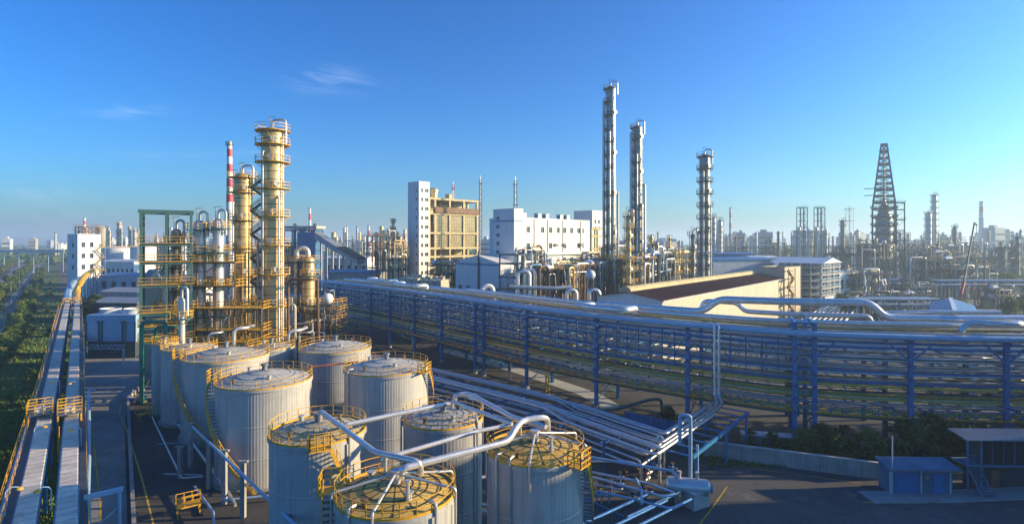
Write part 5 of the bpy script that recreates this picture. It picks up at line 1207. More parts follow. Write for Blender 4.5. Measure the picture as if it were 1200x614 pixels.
MB().add(vs, fs).build('ridge_vent', 'concrete_yellow', o)
MB().box(-.15, -.35, HE - .35, Lh + .1, -.02, HE - .02).build('gutter', 'pale_roof', o)
# end tower of the hall with steel stairs
Pt = at_z(921, 325, 14); Pt.z = 0; Pt = ground(919.5, 186)
ht = zz(314, 186)
o = building('hall_end_tower', 'pale end block with rusty escape stair at the far end of the brown-roofed hall', Pt, R(40), reach(Pt, V3((math.cos(R(40)), math.sin(R(40)), 0)), 938), 8, ht, 'cream_wall', [], [], parapet=.3)
es = thing('escape_stair', 'rusty yellow zigzag escape stair on the pale end block', 'stair', Pt + V3((-.5, -3.2, 0)), R(40))
for k in range(6):
    z0, z1 = ht * k / 6.3, ht * (k + 1) / 6.3; a, b_ = (0, 4) if k % 2 == 0 else (4, 0)
    MB().bar((a, 0, z0), (b_, 0, z1), .9, .15).build('flight', 'rust_steel', es); MB().bar((a, -.4, z0 + 1), (b_, -.4, z1 + 1), .1).bar((-.5, -.4, z1 + 1), (4.5, -.4, z1 + 1), .1).build('handrail', 'yellow', es); MB().box(-.6, -.45, z1 - .1, 4.6, 1.2, z1 + .02).build('landing', 'rust_steel', es)
for x in (-.5, 4.5): MB().bar((x, -.4, 0), (x, -.4, ht), .2).build('post', 'rust_steel', es)

# ------------------------------------------------------------------ tall silver columns behind the rack
def pl(n, lo=.3, hi=.985): return tuple(lo + (hi - lo) * i / (n - 1) for i in range(n))
column(716, 184, 101, 11.5, pl(14, .25), 'tallest slim silver column with many ring platforms behind the rack', shell='column_grey', deck='dark_steel', rail='dark_steel', rw=1.1, arcs=(110, 260), side_pipe=((185, .5, .1, .93), (-10, .35, .1, .55), (250, .3, .1, .8), (300, .22, .05, .4)), ladder=200, bands='dark_steel', taper=(.62, .92))
column(747.5, 178, 147, 10, pl(13, .28), 'silver column of middle height with twin side pipes behind the rack', shell='column_grey', deck='dark_steel', rail='dark_steel', rw=1.1, arcs=(110, 260), side_pipe=((190, .55, .1, .96), (350, .45, .1, .7), (300, .3, .1, .6), (250, .25, .1, .85)), ladder=215, bands='dark_steel')
column(826, 168, 181, 11.5, pl(12, .2), 'stout silver column with broad ring platforms beside the brown-roofed hall', shell='column_grey', deck='dark_steel', rail='dark_steel', rw=1.0, side_pipe=((170, .3, .1, .55), (240, .25, .1, .9), (310, .2, .1, .7)), ladder=200, bands='dark_steel')
column(736.5, 150, 252, 6, pl(8, .35), 'short rusty column wrapped in yellow rails before the tall silver pair', shell='column_skin', deck='rust_steel', rw=.9)
column(812, 176, 274, 5, pl(4, .5), 'small thin column next to the stout silver column', shell='column_grey', deck='dark_steel', rail='dark_steel')
# ------------------------------------------------------------------ process units
UN = [0]
def unit(px, Y, w, d, levels, label, seed, steel='dark_steel', rail='yellow', npipe=14, ndrum=3, rz=RZ, deck='dark_steel', nx=None, rails=True, tall=0, metals=('silver', 'silver_dull', 'column_skin', 'rust_steel', 'grey_steel'), nround=0):
    rnd = random.Random(seed); p = ground(px, Y); nx = nx or max(2, int(w / 5) + 1); xs = [w * i / (nx - 1) for i in range(nx)]; ys = [0, d / 2, d] if d > 7 else [0, d]
    o = frame(p, rz, xs, ys, levels, label, steel=steel, deck=deck, rail=rail, post=.3, beam=.3, rails=rails, name='process_unit', step=2.2, rt=.085)
    for k in range(npipe):
        x, y = rnd.uniform(0, w), rnd.uniform(-1.6, d); z1 = rnd.choice(levels) + rnd.uniform(.5, 2.5); x2 = x + rnd.uniform(-w * .5, w * .5); r = rnd.choice((.12, .18, .25, .35, .45))
        pts = [(x, y, 0), (x, y, z1), (x2, y, z1), (x2, y + rnd.uniform(-1, 1), rnd.choice((0, levels[0], z1 * .6)))]
        MB().tube(fillet(pts, max(.5, r * 2.5)), r, 8).build('pipe', rnd.choice(metals), o)
    M = Matrix.Rotation(rz, 4, 'Z')
    for k in range(ndrum):
        z = rnd.choice(levels); r = rnd.uniform(.7, 1.3); L_ = rnd.uniform(2.2, 4.2) if k % 3 != 2 else 1.5; r = min(r, 1.0); q_ = p + M @ V3((rnd.uniform(1, w - 1), rnd.uniform(-.5, d * .5), z + .3 + r))
        b = MB().lathe([(.05, -L_ / 2 - r * .5), (r * .7, -L_ / 2 - r * .3), (r, -L_ / 2), (r, L_ / 2), (r * .7, L_ / 2 + r * .3), (.05, L_ / 2 + r * .5)], 16)
        if k % 3 == 2: 
            for i, v in enumerate(b.v): b.v[i] = (v[0], v[1], v[2] + L_ / 2)
        else: b.v = [(v[2], v[1], -v[0]) for v in b.v]
        ob = thing('process_drum', ('upright' if k % 3 == 2 else 'lying') + ' metal drum on the ' + label, 'drum', q_, rz, 'drums on the ' + label)
        b.build('shell', rnd.choice(('silver', 'silver_dull', 'column_skin', 'white_wall')), ob); MB().cyl((0, 0, r * .8), (0, 0, r + .6), .18, n=8).cyl((0, 0, r + .6), (0, 0, r + .7), .3, n=8).build('nozzle', 'silver_dull', ob)
    for k in range(tall):
        x, y = rnd.uniform(1, w - 1), rnd.uniform(1, d - 1); r = rnd.uniform(.35, .8); h = levels[-1] * rnd.uniform(1.05, 1.35); q_ = p + M @ V3((x, y, 0))
        column(0, 0, 0, 0, (.7, .85, .96), 'thin vessel rising out of the ' + label, shell=rnd.choice(('column_grey', 'column_skin')), deck='dark_steel', rail=rail, rw=.7, name='process_vessel', group='thin vessels in the ' + label, loc=q_, hh=h, rr=r, n=14, man=False, neck=False)
    return o
lv = lambda Y, *ys: [zz(y, Y) for y in ys]
unit(607, 150, 12, 7, lv(150, 340, 326, 310, 299), 'blue framed pipe platform with tall posts before the white factory', 1, steel='blue_steel', npipe=20, ndrum=3, rails=False)
unit(632, 148, 18, 8, lv(148, 345, 332, 319), 'busy valve platform with golden drums before the white factory', 2, steel='rust_steel', npipe=34, ndrum=6)
unit(668, 152, 16, 9, lv(152, 340, 328, 316), 'rust coloured equipment deck below the short rusty column', 3, steel='rust_steel', npipe=34, ndrum=5, tall=1)
unit(655, 182, 22, 9, lv(182, 333, 322, 312), 'crowded piping deck at the foot of the white factory', 4, steel='rust_steel', npipe=26, ndrum=3)
unit(700, 175, 20, 9, lv(175, 330, 316, 305), 'yellow railed equipment deck under the tall silver columns', 5, steel='rust_steel', npipe=26, ndrum=6, tall=3)
unit(742, 158, 12, 8, lv(158, 332, 318, 306), 'piping rack of dark steel beside the short rusty column', 6, npipe=26, ndrum=3, tall=2)
unit(762, 172, 18, 9, lv(172, 325, 312, 301), 'piping rack of dark steel between the tall silver columns', 7, npipe=30, ndrum=4, tall=3, rail='grey_steel')
unit(790, 180, 16, 9, lv(180, 322, 310, 300), 'low piping deck beside the stout silver column', 8, npipe=28, ndrum=4, tall=2)
unit(740, 225, 40, 10, lv(225, 318, 305, 295), 'wide piping rack behind the tall silver columns', 9, npipe=34, ndrum=4, tall=4, rail='grey_steel')
unit(443, 240, 14, 9, lv(240, 330, 315, 300, 288, 277), 'dark tall process frame beside the white stair tower', 10, npipe=24, ndrum=4, tall=3, rail='rust_steel')
unit(455, 225, 10, 8, lv(225, 335, 318, 305, 292), 'lower dark process frame before the white stair tower', 11, npipe=16, ndrum=3, tall=2, rail='rust_steel')
unit(512, 215, 18, 6, lv(215, 335, 322, 312), 'yellowed piping deck at the foot of the frame building', 12, steel='rust_steel', npipe=18, ndrum=3)
# white box exchangers
for k, px in enumerate((700, 710.5)):
    p = at_y(px, 315, 165); o = tag(MB().box(0, 0, -3, 2.6, 2.5, 2).box(-.1, -.1, 2, 2.7, 2.6, 2.2).build('air_cooler', 'pale_roof'), 'pale box shaped air cooler standing on the equipment deck', 'air cooler', 'box air coolers'); o.location = p; o.rotation_euler = (0, 0, RZ)
p = at_y(692, 322, 145); o = tag(MB().lathe([(1.3 * math.sin(math.pi * i / 14) + .001, -1.3 * math.cos(math.pi * i / 14)) for i in range(15)], 24).bar((-.8, 0, -1.0), (-.8, 0, -p.z), .25).bar((.8, 0, -1.0), (.8, 0, -p.z), .25).build('sphere_vessel', 'pale_roof'), 'grey ball shaped vessel on legs before the white factory', 'vessel'); o.location = p
for k, (px, py, Y, w_, h_) in enumerate(((615, 316, 146, 2.6, 12), (664, 340, 135, 2.4, 6), (690, 340, 134, 2.6, 7), (607, 318, 144, 3.0, 10))):
    p = at_y(px, py, Y); pipe('portal_pipe', [V3((p.x, p.y, 0)), p, p + V3((w_, .4, 0)), V3((p.x + w_, p.y + .4, max(0, p.z - h_)))], .5, 'silver', ('tall silver portal pipe at the corner of the blue framed platform', 'low silver portal pipe before the valve platform', 'low silver portal pipe before the equipment deck', 'second tall silver portal pipe beside the blue framed platform')[k], fr=1.3, n=12)
pipe('header_pipe', [at_y(597, 336, 140), at_y(650, 338, 140), at_y(670, 336, 141)], .5, 'silver_dull', 'horizontal header pipe in front of the blue framed platform', n=12)

# ------------------------------------------------------------------ left middle ground
P0 = V3((MT.x, MT.y, 0)); RZm = R(-14); dm = V3((math.cos(RZm), math.sin(RZm), 0)); dml = V3((-math.sin(RZm), math.cos(RZm), 0))
P0 = ground(79, 258); W = reach(P0, dm, 91); hm = zz(275, 258); Dm = reach(P0 + dm * W, dml, 118)
wn = [(Dm * f, Dm * f + 1.8, zz(y, 258), zz(y, 258) + 2.4) for y in (290, 303, 316) for f in (.16, .52)]
building('mill_tower', 'plain white concrete mill tower with few windows beside the conveyors', P0, RZm, W, Dm, hm, 'white_wall', [(W * .4, W * .4 + 1.4, zz(y, 258), zz(y, 258) + 2) for y in (290, 303, 316)], [], parapet=.9, right=wn)
es = thing('escape_stair', 'yellow zigzag stair on the corner of the white mill tower', 'stair', P0 + dm * (W + 1.2) + dml * (Dm * .72), RZm + R(90))
for k in range(7):
    z0, z1 = 3 + 3.1 * k, 3 + 3.1 * (k + 1); a, b_ = (0, 3.4) if k % 2 == 0 else (3.4, 0)
    MB().bar((a, 0, z0), (b_, 0, z1), .9, .15).build('flight', 'grey_steel', es); MB().bar((a, -.4, z0 + 1), (b_, -.4, z1 + 1), .12).build('handrail', 'yellow', es); MB().box(b_ - .8, -.5, z1 - .12, b_ + .8, 1.2, z1).build('landing', 'yellow', es)
for x in (-.6, 4.0): MB().bar((x, -.4, 0), (x, -.4, 26), .16).build('post', 'grey_steel', es)
frame(P0 + dm * .8 + dml * 3 + V3((0, 0, hm - .9)), RZm, [0, 2.2, 4.4], [0, 8], [2.2, 4.4], 'rusty equipment frame on the roof of the white mill tower', steel='rust_steel', deck='rust_steel', rails=True, rail='rust_steel')
def chimney(px, Y, y_top, wpx, label, bands=('red_paint', 'white_wall'), nb=8, frac=.5, body='concrete_pale', group=None, taper=.65, name='chimney'):
    p = ground(px, Y); h = zz(y_top, Y); r = wpx / 2 / F * Y; o = thing(name, label, 'chimney', p, 0, group); rr = lambda z: r * (1.0 / taper) * (1 - (1 - taper) * z / h)
    zb = h * (1 - frac) if nb else h
    MB().lathe([(rr(0), 0), (rr(zb), zb)], 20, cap_top=not nb).build('shaft', body, o)
    for k in range(nb):
        z0, z1 = zb + (h - zb) * k / nb, zb + (h - zb) * (k + 1) / nb; MB().lathe([(rr(z0), z0), (rr(z1), z1)], 20, cap_top=k == nb - 1).build('band', bands[(k + nb) % 2], o)
    MB().ring(rr(h), rr(h) + .5, h - 1.5, h - 1.3, 16).ring_rail(rr(h) + .5, h - 1.3, 1.1, 12, .1).build('gallery', 'dark_steel', o)
    return o
chimney(269, 205, 166, 5.4, 'tall red and white banded chimney behind the golden columns', nb=9, frac=.40, body='concrete_pale', taper=.55)
chimney(99, 900, 255, 2.6, 'far red and white chimney behind the white mill tower', nb=6)
chimney(141, 420, 260, 3.5, 'plain sandy chimney beyond the white storage domes', nb=0, body='sandy')
chimney(65, 700, 272, 2.0, 'thin pale far chimney beside the boulevard end', nb=0, body='city')
chimney(363, 640, 243, 2.6, 'thin red and white chimney rising behind the coal shed', nb=7, frac=.8)
chimney(418.5, 800, 265, 2.4, 'thin pale chimney in the far plant behind the rack', nb=0, body='city')
chimney(432, 750, 264, 2.8, 'red and white chimney in the far plant beside the cracking towers', nb=6, frac=.9)
chimney(856, 800, 243, 2.6, 'red and dark chimney beyond the stout silver column', nb=6, frac=.6, body='rust_steel')
chimney(1150, 760, 236, 4.0, 'tall far chimney with one red band beyond the crane', nb=3, frac=.28, body='city')
# low industrial buildings at left
def low_hall(px0, px1, Y, y_top, d, label, wall='white_wall', roof='pale_roof', rz=0.0, gable=1.2, wins=0, name='workshop', cat='building'):
    p = ground(px0, Y); u = V3((math.cos(rz), math.sin(rz), 0)); W = reach(p, u, px1); h = max(2.5, zz(y_top, Y) - gable)
    fr = [(W * (k + .25) / wins, W * (k + .75) / wins, h * .45, h * .75) for k in range(wins)] if wins else []
    o = building(name, label, p, rz, W, d, h, wall, fr, [], parapet=0, roof=roof, cat=cat, frames=False)
    MB().add([(-.4, -.5, h), (W + .4, -.5, h), (W + .4, d / 2, h + gable), (-.4, d / 2, h + gable), (-.4, d + .5, h), (W + .4, d + .5, h)], [(0, 1, 2, 3), (3, 2, 5, 4), (0, 3, 4), (1, 5, 2)]).build('roof_sheet', roof, o, smooth=0)
    return o
low_hall(119, 157, 300, 304, 14, 'white office block with arched canopy beyond the cooling house', wins=7, rz=R(-8))
low_hall(116, 162, 255, 320, 16, 'blue-grey roofed workshop before the white office block', wall='blue_pale', roof='blue_roof', rz=R(-8), wins=4)
low_hall(118, 160, 215, 338, 14, 'flat grey workshop behind the cooling house', wall='concrete', roof='grey_roof', rz=R(-8))
low_hall(108, 160, 178, 350, 12, 'dark low storehouse roof directly behind the cooling house', wall='dark_steel', roof='grey_roof', rz=R(-6))
low_hall(200, 230, 210, 330, 14, 'pale workshop seen between the slim columns', rz=R(-8), wins=3)
low_hall(292, 352, 190, 345, 14, 'grey blue workshop behind the golden columns', wall='blue_pale', roof='grey_roof', rz=R(-15), wins=5)
# cooling house with two fans
Yc = 124; P0 = ground(101, Yc); W = ground(159, Yc).x - P0.x; hc = zz(369, Yc)
o = thing('cooling_house', 'pale blue cooling house with two roof fans and dark louvres beside the plant road', 'cooling tower', P0)
MB().box(0, 0, 3.6, W, 7, hc).build('casing', 'blue_pale', o); MB().box(.2, .2, 0, W - .2, 6.8, 3.6).build('louvre_base', 'dark_steel', o)
sm = MB().bar((0, -.1, 0), (W, -.1, 0), .3, .06).mesh('louvre', 'grey_steel')
for k in range(7): put(sm, 'louvre', o, (0, 0, .4 + k * .45))
for fx in (.27, .76):
    f = MB().lathe([(2.3, hc), (2.0, hc + .5), (2.15, hc + 1.1)], 28, (W * fx, 3.5, 0), cap_top=False).build('fan_stack', 'pale_roof', o)
    for k in range(6):
        a = k * math.pi / 3; MB().bar((W * fx, 3.5, hc + .55), (W * fx + 1.9 * math.cos(a), 3.5 + 1.9 * math.sin(a), hc + .55), .35, .05).build('blade', 'grey_steel', f)
for x in (.0, W * .26, W * .32, W * .74, W * .80, W): MB().bar((x, -.15, 0), (x, -.15, hc * .86), .22).build('post', 'teal_steel', o)
for f0, f1 in ((.22, .36), (.70, .84)): MB().bar((W * f0, -.2, hc * .84), (W * f1, -.2, hc * .84), .2).build('bracket', 'teal_steel', o)
o = thing('pipe_truss', 'low white lattice pipe truss crossing the plant road', 'pipe bridge', at_z(97, 409, 3.0) - V3((0, 0, 3.0)))
Lt = at_z(150, 408, 3.0).x - o.location.x; b = MB().bar((0, 0, 3), (Lt, 0, 3), .12).bar((0, 0, 3.9), (Lt, 0, 3.9), .12)
for k in range(18): b.bar((Lt * k / 18, 0, 3 if k % 2 else 3.9), (Lt * (k + 1) / 18, 0, 3.9 if k % 2 else 3), .09)
b.build('truss', 'pale_roof', o)
for x in (.3, Lt - .3): MB().bar((x, 0, 0), (x, 0, 3), .2).build('post', 'pale_roof', o)
# white domed storage tanks farther back
def far_tank(px, Y, y_top, wpx, label, m='white_wall', group=None, dome=.12):
    p = ground(px, Y); h = zz(y_top, Y); r = wpx / 2 / F * Y; h1 = h - r * dome; o = thing('storage_tank', label, 'storage tank', p, 0, group)
    MB().lathe([(r, 0), (r, h1)], 36, cap_top=False).build('shell', m, o); MB().lathe([(r + .1, h1 - .3), (r + .1, h1), (r * .7, h1 + r * dome * .6), (r * .3, h1 + r * dome * .92), (.1, h1 + r * dome)], 36).build('roof', m, o, smooth=60); MB().ring_rail(r, h1, 1.1, 28, .12, every=2).build('railing', 'yellow', o)
far_tank(138, 340, 289, 32, 'wide white domed tank behind the office block'); far_tank(168, 330, 288, 26, 'white domed tank behind the green gantry'); far_tank(120, 420, 267, 14, 'sandy cylindrical silo behind the white mill tower', 'sandy', dome=.02)
far_tank(455, 700, 287, 26, 'low white far tank beside the cracking towers')
tree(DARKT, 0, g(103, 378), 1.0, 'round lit tree between conveyor and cooling house'); tree(DARKT, 1, g(111, 366), 1.25, 'dark tree behind the cooling house')
tree(DARKT, 1, g(101, 372), .8, 'second lit tree beside the conveyor')
# bridge over the boulevard
A, B = ground(-30, 470), ground(74, 470); o = thing('pipe_bridge', 'long pale green pipe bridge across the boulevard', 'pipe bridge', A)
zb = zz(296, 470); zt = zz(293, 470); LL = B.x - A.x; b = MB().bar((0, 0, zb), (LL, 0, zb), .6).bar((0, 0, zt), (LL, 0, zt), .6)
for k in range(28): b.bar((LL * k / 28, 0, zb), (LL * (k + 1) / 28, 0, zt), .3).bar((LL * k / 28, 0, zb), (LL * k / 28, 0, zt), .3)
b.build('truss', 'blue_pale', o)
for k in range(7): MB().bar((LL * k / 6, 0, 0), (LL * k / 6, 0, zb), .4).build('post', 'blue_pale', o)
for z, r in ((zb + .8, .5), (zb + 1.6, .4)): MB().cyl((0, 1.2, z), (LL, 1.2, z), r).build('pipe', 'silver', o)
# coal shed and sloping conveyor behind the golden columns
P0 = ground(333, 300); rzc = R(-10); uc = V3((math.cos(rzc), math.sin(rzc), 0))
o = frame(P0, rzc, [0, 6, 12, 18], [0, 8], lv(300, 322, 308, 295, 285, 270), 'blue clad transfer tower behind the short golden column', steel='blue_steel', deck='dark_steel', rails=True, rail='rust_steel', name='transfer_tower', post=.7, beam=.7)
MB().box(-1, -1, zz(268, 300), 19.5, 9, zz(265, 300)).build('roof', 'sandy', o); MB().box(8, -.6, zz(320, 300), 18.3, 8.4, zz(272, 300)).build('cladding', 'blue_roof', o)
rr_ = random.Random(2)
for k in range(12): MB().tube(fillet([(rr_.uniform(0, 8), -1, 0), (rr_.uniform(0, 8), -1, rr_.uniform(8, 26)), (rr_.uniform(0, 10), -1, rr_.uniform(8, 26)), (5, 4, 18)], 1), .35, 8).build('pipe', rr_.choice(('silver_dull', 'rust_steel', 'column_skin')), o)
a, b_ = at_y(368, 273, 300), at_y(402, 295, 285); o = thing('sloping_gallery', 'grey sloping conveyor gallery descending from the blue transfer tower', 'conveyor', a); d_ = b_ - a
MB().bar((0, 0, 0), d_, 4.5, 3.0).build('gallery_box', 'grey_roof', o)
for t in (.25, .45, .65, .85): MB().bar(V3(d_) * t + V3((0, 0, -1.5)), V3((d_.x * t, d_.y * t, -a.z)), 1.0, .8).build('pier', 'concrete_pale', o)
a, b_ = at_y(400, 290, 270), at_y(423, 303, 262); o = thing('sloping_gallery', 'ribbed brown sloping conveyor roof beside the dark process frame', 'conveyor', a); d_ = b_ - a
MB().bar((0, 0, 0), d_, 5.5, 1.0).build('gallery_box', 'rust_steel', o); MB().bar((0, 0, -1.5), d_ + V3((0, 0, -1.5)), 5, 2).build('side_wall', 'concrete_pale', o)
for t in (.1, .5, .95): MB().bar(V3(d_) * t + V3((0, 0, -1.5)), V3((d_.x * t, d_.y * t, -a.z)), .8).build('pier', 'concrete_pale', o)
low_hall(380, 430, 320, 300, 14, 'white shed with pale walls under the sloping gallery', rz=R(-5), wins=6); low_hall(385, 440, 235, 316, 10, 'dark roofed pipe shed beyond the rack', wall='concrete', roof='blue_steel', rz=R(-10))
for k, px in enumerate((346, 352, 357, 369)): chimney(px, 310, (262, 266, 267, 262)[k], 2.2, 'short dark vent stack on the far roofline behind the golden columns', nb=0, body='rust_steel', group='short vent stacks behind the transfer tower', taper=1.0, name='vent_stack')

# ------------------------------------------------------------------ right middle ground
low_hall(835, 905, 215, 302, 12, 'blue roofed hall with pale ridge behind the brown-roofed hall', wall='pale_roof', roof='blue_roof', rz=R(12), gable=.8)
low_hall(838, 885, 260, 296, 14, 'long blue clad hall behind the stout silver column', wall='blue_roof', roof='blue_roof', rz=R(8), gable=.6, wins=10)
low_hall(885, 914, 235, 300, 12, 'short pale roofed hall beside the open storey building', wall='blue_pale', roof='pale_roof', rz=R(12), gable=.8)
# open multi-storey building
Yo = 200; P0 = ground(962, Yo); rzo = R(42); uo, vo = V3((math.cos(rzo), math.sin(rzo), 0)), V3((-math.sin(rzo), math.cos(rzo), 0)); Wo = reach(P0, uo, 983); Do = reach(P0, vo, 906)
o = thing('open_storey_building', 'open sided multi-storey building with pale slabs and white pitched roof', 'building', P0, rzo)
zs = [zz(y, Yo) for y in (362, 354, 346, 338, 330, 322, 314)]; ztop = zz(309, Yo)
for z in zs: MB().box(-.6, -.6, z - .35, Wo + .6, Do + .6, z).build('floor_slab', 'concrete_pale', o); MB().line_rail([(-.5, Do, z), (-.5, -.5, z), (Wo, -.5, z)], 1.0, .12, 2.5).build('railing', 'blue_pale', o)
for i in range(4):
    for j in range(6): MB().box(Wo * i / 3 - .3, Do * j / 5 - .3, 0, Wo * i / 3 + .3, Do * j / 5 + .3, ztop).build('pillar', 'concrete_pale', o)
MB().box(Wo * .25, Do * .2, 0, Wo * .75, Do * .8, ztop).build('core_wall', 'blue_steel', o)
MB().add([(-1, -1, ztop), (Wo + 1, -1, ztop), (Wo + 1, Do + 1, ztop), (-1, Do + 1, ztop), (Wo / 2, -1, ztop + 2), (Wo / 2, Do + 1, ztop + 2)], [(0, 1, 4), (1, 2, 5, 4), (2, 3, 5), (3, 0, 4, 5), (3, 2, 1, 0)]).build('roof', 'pale_roof', o, smooth=0)
MB().box(Wo * .1, -.7, .2, Wo * .9, -.62, 6).build('panel', 'pale_roof', o)
low_hall(984, 1003, 235, 318, 10, 'small white block beside the open storey building', rz=R(30), gable=.3, wins=3)
for k, (px, py, s) in enumerate(((993, 362, 1.2), (1000, 356, 1.0), (987, 352, 1.1))): tree(DARKT, k, g(px, py + 12), s, 'dark tree beside the open storey building', 'trees by the open storey building')
# long blue hall and second pipe rack
low_hall(985, 1063, 260, 328, 14, 'long low blue hall behind the pale bundle of pipes', wall='blue_steel', roof='blue_roof', rz=R(6), gable=.4)
def small_rack(pxa, ya, pxb, yb, z, npipe, label, bay=9, width=5, tiers=(0, 1.8), seed=1, plabel='', mats=('silver', 'silver_dull', 'blue_pale'), steel='blue_steel'):
    A, B = at_z(pxa, ya, z), at_z(pxb, yb, z); A.z = B.z = 0; d = B - A; L = d.length; rz = math.atan2(d.y, d.x); o = thing('pipe_rack', label, 'pipe rack', A, rz); n = max(2, int(L / bay)); rnd = random.Random(seed)
    pm = MB().bar((0, 0, 0), (0, 0, z), .35).mesh('post', steel)
    for i in range(n + 1):
        for y in (0, width): put(pm, 'post', o, (L * i / n, y, 0))
        for t in tiers: MB().bar((L * i / n, -.5, z - t), (L * i / n, width + .5, z - t), .3).build('crossbeam', steel, o)
    for t in tiers:
        for y in (0, width): MB().bar((0, y, z - t - .02), (L, y, z - t - .02), .2, .3).build('girder', steel, o)
    M = Matrix.Rotation(rz, 4, 'Z')
    for k in range(npipe):
        t = rnd.choice(tiers); y = width * (k + .5) / npipe; r = rnd.uniform(.12, .32); a, b = A + M @ V3((0, y, z - t + .15 + r)), A + M @ V3((L, y, z - t + .15 + r))
        pipe('rack_pipe', [a, b], r, rnd.choice(mats), plabel, plabel.replace('pipe ', 'pipes ', 1))
small_rack(1006, 352, 1102, 352, 8.0, 7, 'blue pipe rack crossing before the steaming process units', seed=3, plabel='pipe on the short blue rack before the derrick')
small_rack(1102, 330, 1215, 330, 10.0, 5, 'long blue pipe bridge beyond the gabled blue roof', seed=4, plabel='pipe on the long blue bridge beyond the gabled roof')
# bundle of pale pipes receding
for k in range(9):
    a, b = at_z(932 + k * 7, 379, 3.0), at_z(990 + k * 3.4, 345, 3.0); pipe('ground_pipe', [a, a.lerp(b, .5), b, b + V3((3 + k * .4, 8, 3)), b + V3((12, 14, 3))], .22 + .05 * (k % 3), 'silver' if k % 2 else 'white_wall', ('silver' if k % 2 else 'white') + ' pipe in the bundle running from the rack to the blue hall', ('silver' if k % 2 else 'white') + ' pipes in the bundle behind the rack')
# blue gabled roof shelter
p = at_z(1089, 377, 9.5); p.z = 0; GZ = R(-37); wg = reach(p, V3((math.cos(GZ), math.sin(GZ), 0)), 1158)
o = thing('gabled_shelter', 'blue gabled sheet roof with pale ridge strip on posts behind the rack', 'shelter', p, GZ)
rid = wg * .48; zr0 = 9.5; dg = 44
for (x0, z0, x1, z1) in ((0, zr0, rid, zr0 + 1.6), (rid, zr0 + 1.6, wg, zr0)):
    n = 8
    for k in range(n):
        xa, xb = x0 + (x1 - x0) * k / n, x0 + (x1 - x0) * (k + .97) / n; za, zb_ = z0 + (z1 - z0) * k / n, z0 + (z1 - z0) * (k + .97) / n
        MB().hexa([(xa, 0, za - .08), (xb, 0, zb_ - .08), (xb, dg, zb_ - .08), (xa, dg, za - .08), (xa, 0, za), (xb, 0, zb_), (xb, dg, zb_), (xa, dg, za)]).build('roof_sheet', 'blue_roof', o)
MB().box(rid - .4, -.05, zr0 + 1.55, rid + .4, dg + .05, zr0 + 1.72).build('ridge_strip', 'pale_roof', o)
for x in (.3, rid, wg - .3):
    for y in (.3, dg * .33, dg * .66, dg - .3): MB().bar((x, y, 0), (x, y, zr0), .3).build('post', 'grey_steel', o)
# yard tanks and clutter behind
UL = ['piping deck beside the long low blue hall', 'small pump deck before the short blue rack', 'pump deck between the blue rack and the gabled roof', 'wide deck with rusty rails at the crane foot', 'grey deck behind the crane foot', 'rusty railed deck at the derrick foot', 'tall grey deck under the twin far columns', 'grey deck behind the long blue bridge', 'rusty railed deck beside the derrick before the far skyline', 'blue railed deck near the boundary trees', 'low deck beyond the gabled roof', 'dark tall deck attached to the derrick', 'grey deck between the derrick and the crane']
rnd = random.Random(31)
for k, (px, Y, w, d, ys, rl) in enumerate(((1004, 235, 16, 10, (335, 322), 'grey_steel'), (1030, 180, 14, 8, (362, 350), 'grey_steel'), (1062, 190, 12, 8, (360, 348, 338), 'grey_steel'), (1085, 255, 20, 10, (330, 318, 306), 'rust_steel'), (1120, 250, 22, 10, (328, 316), 'grey_steel'), (1060, 330, 30, 12, (312, 302, 293), 'rust_steel'),
                                           (1100, 340, 30, 12, (310, 300, 290), 'grey_steel'), (1140, 330, 26, 12, (312, 302), 'grey_steel'), (985, 330, 34, 12, (312, 300, 291), 'rust_steel'), (1175, 300, 20, 10, (318, 305, 292), 'blue_steel'), (1166, 215, 12, 8, (352, 342), 'grey_steel'), (1020, 300, 16, 10, (318, 306, 296, 288), 'dark_steel'), (1080, 300, 26, 10, (320, 309, 298), 'grey_steel'))):
    unit(px, Y, w, d, lv(Y, *ys), UL[k], 100 + k, steel='grey_steel', rail=rl, npipe=22, ndrum=4, tall=3, rz=R(10), metals=('silver_dull', 'column_grey', 'grey_steel', 'dark_steel', 'rust_steel'))
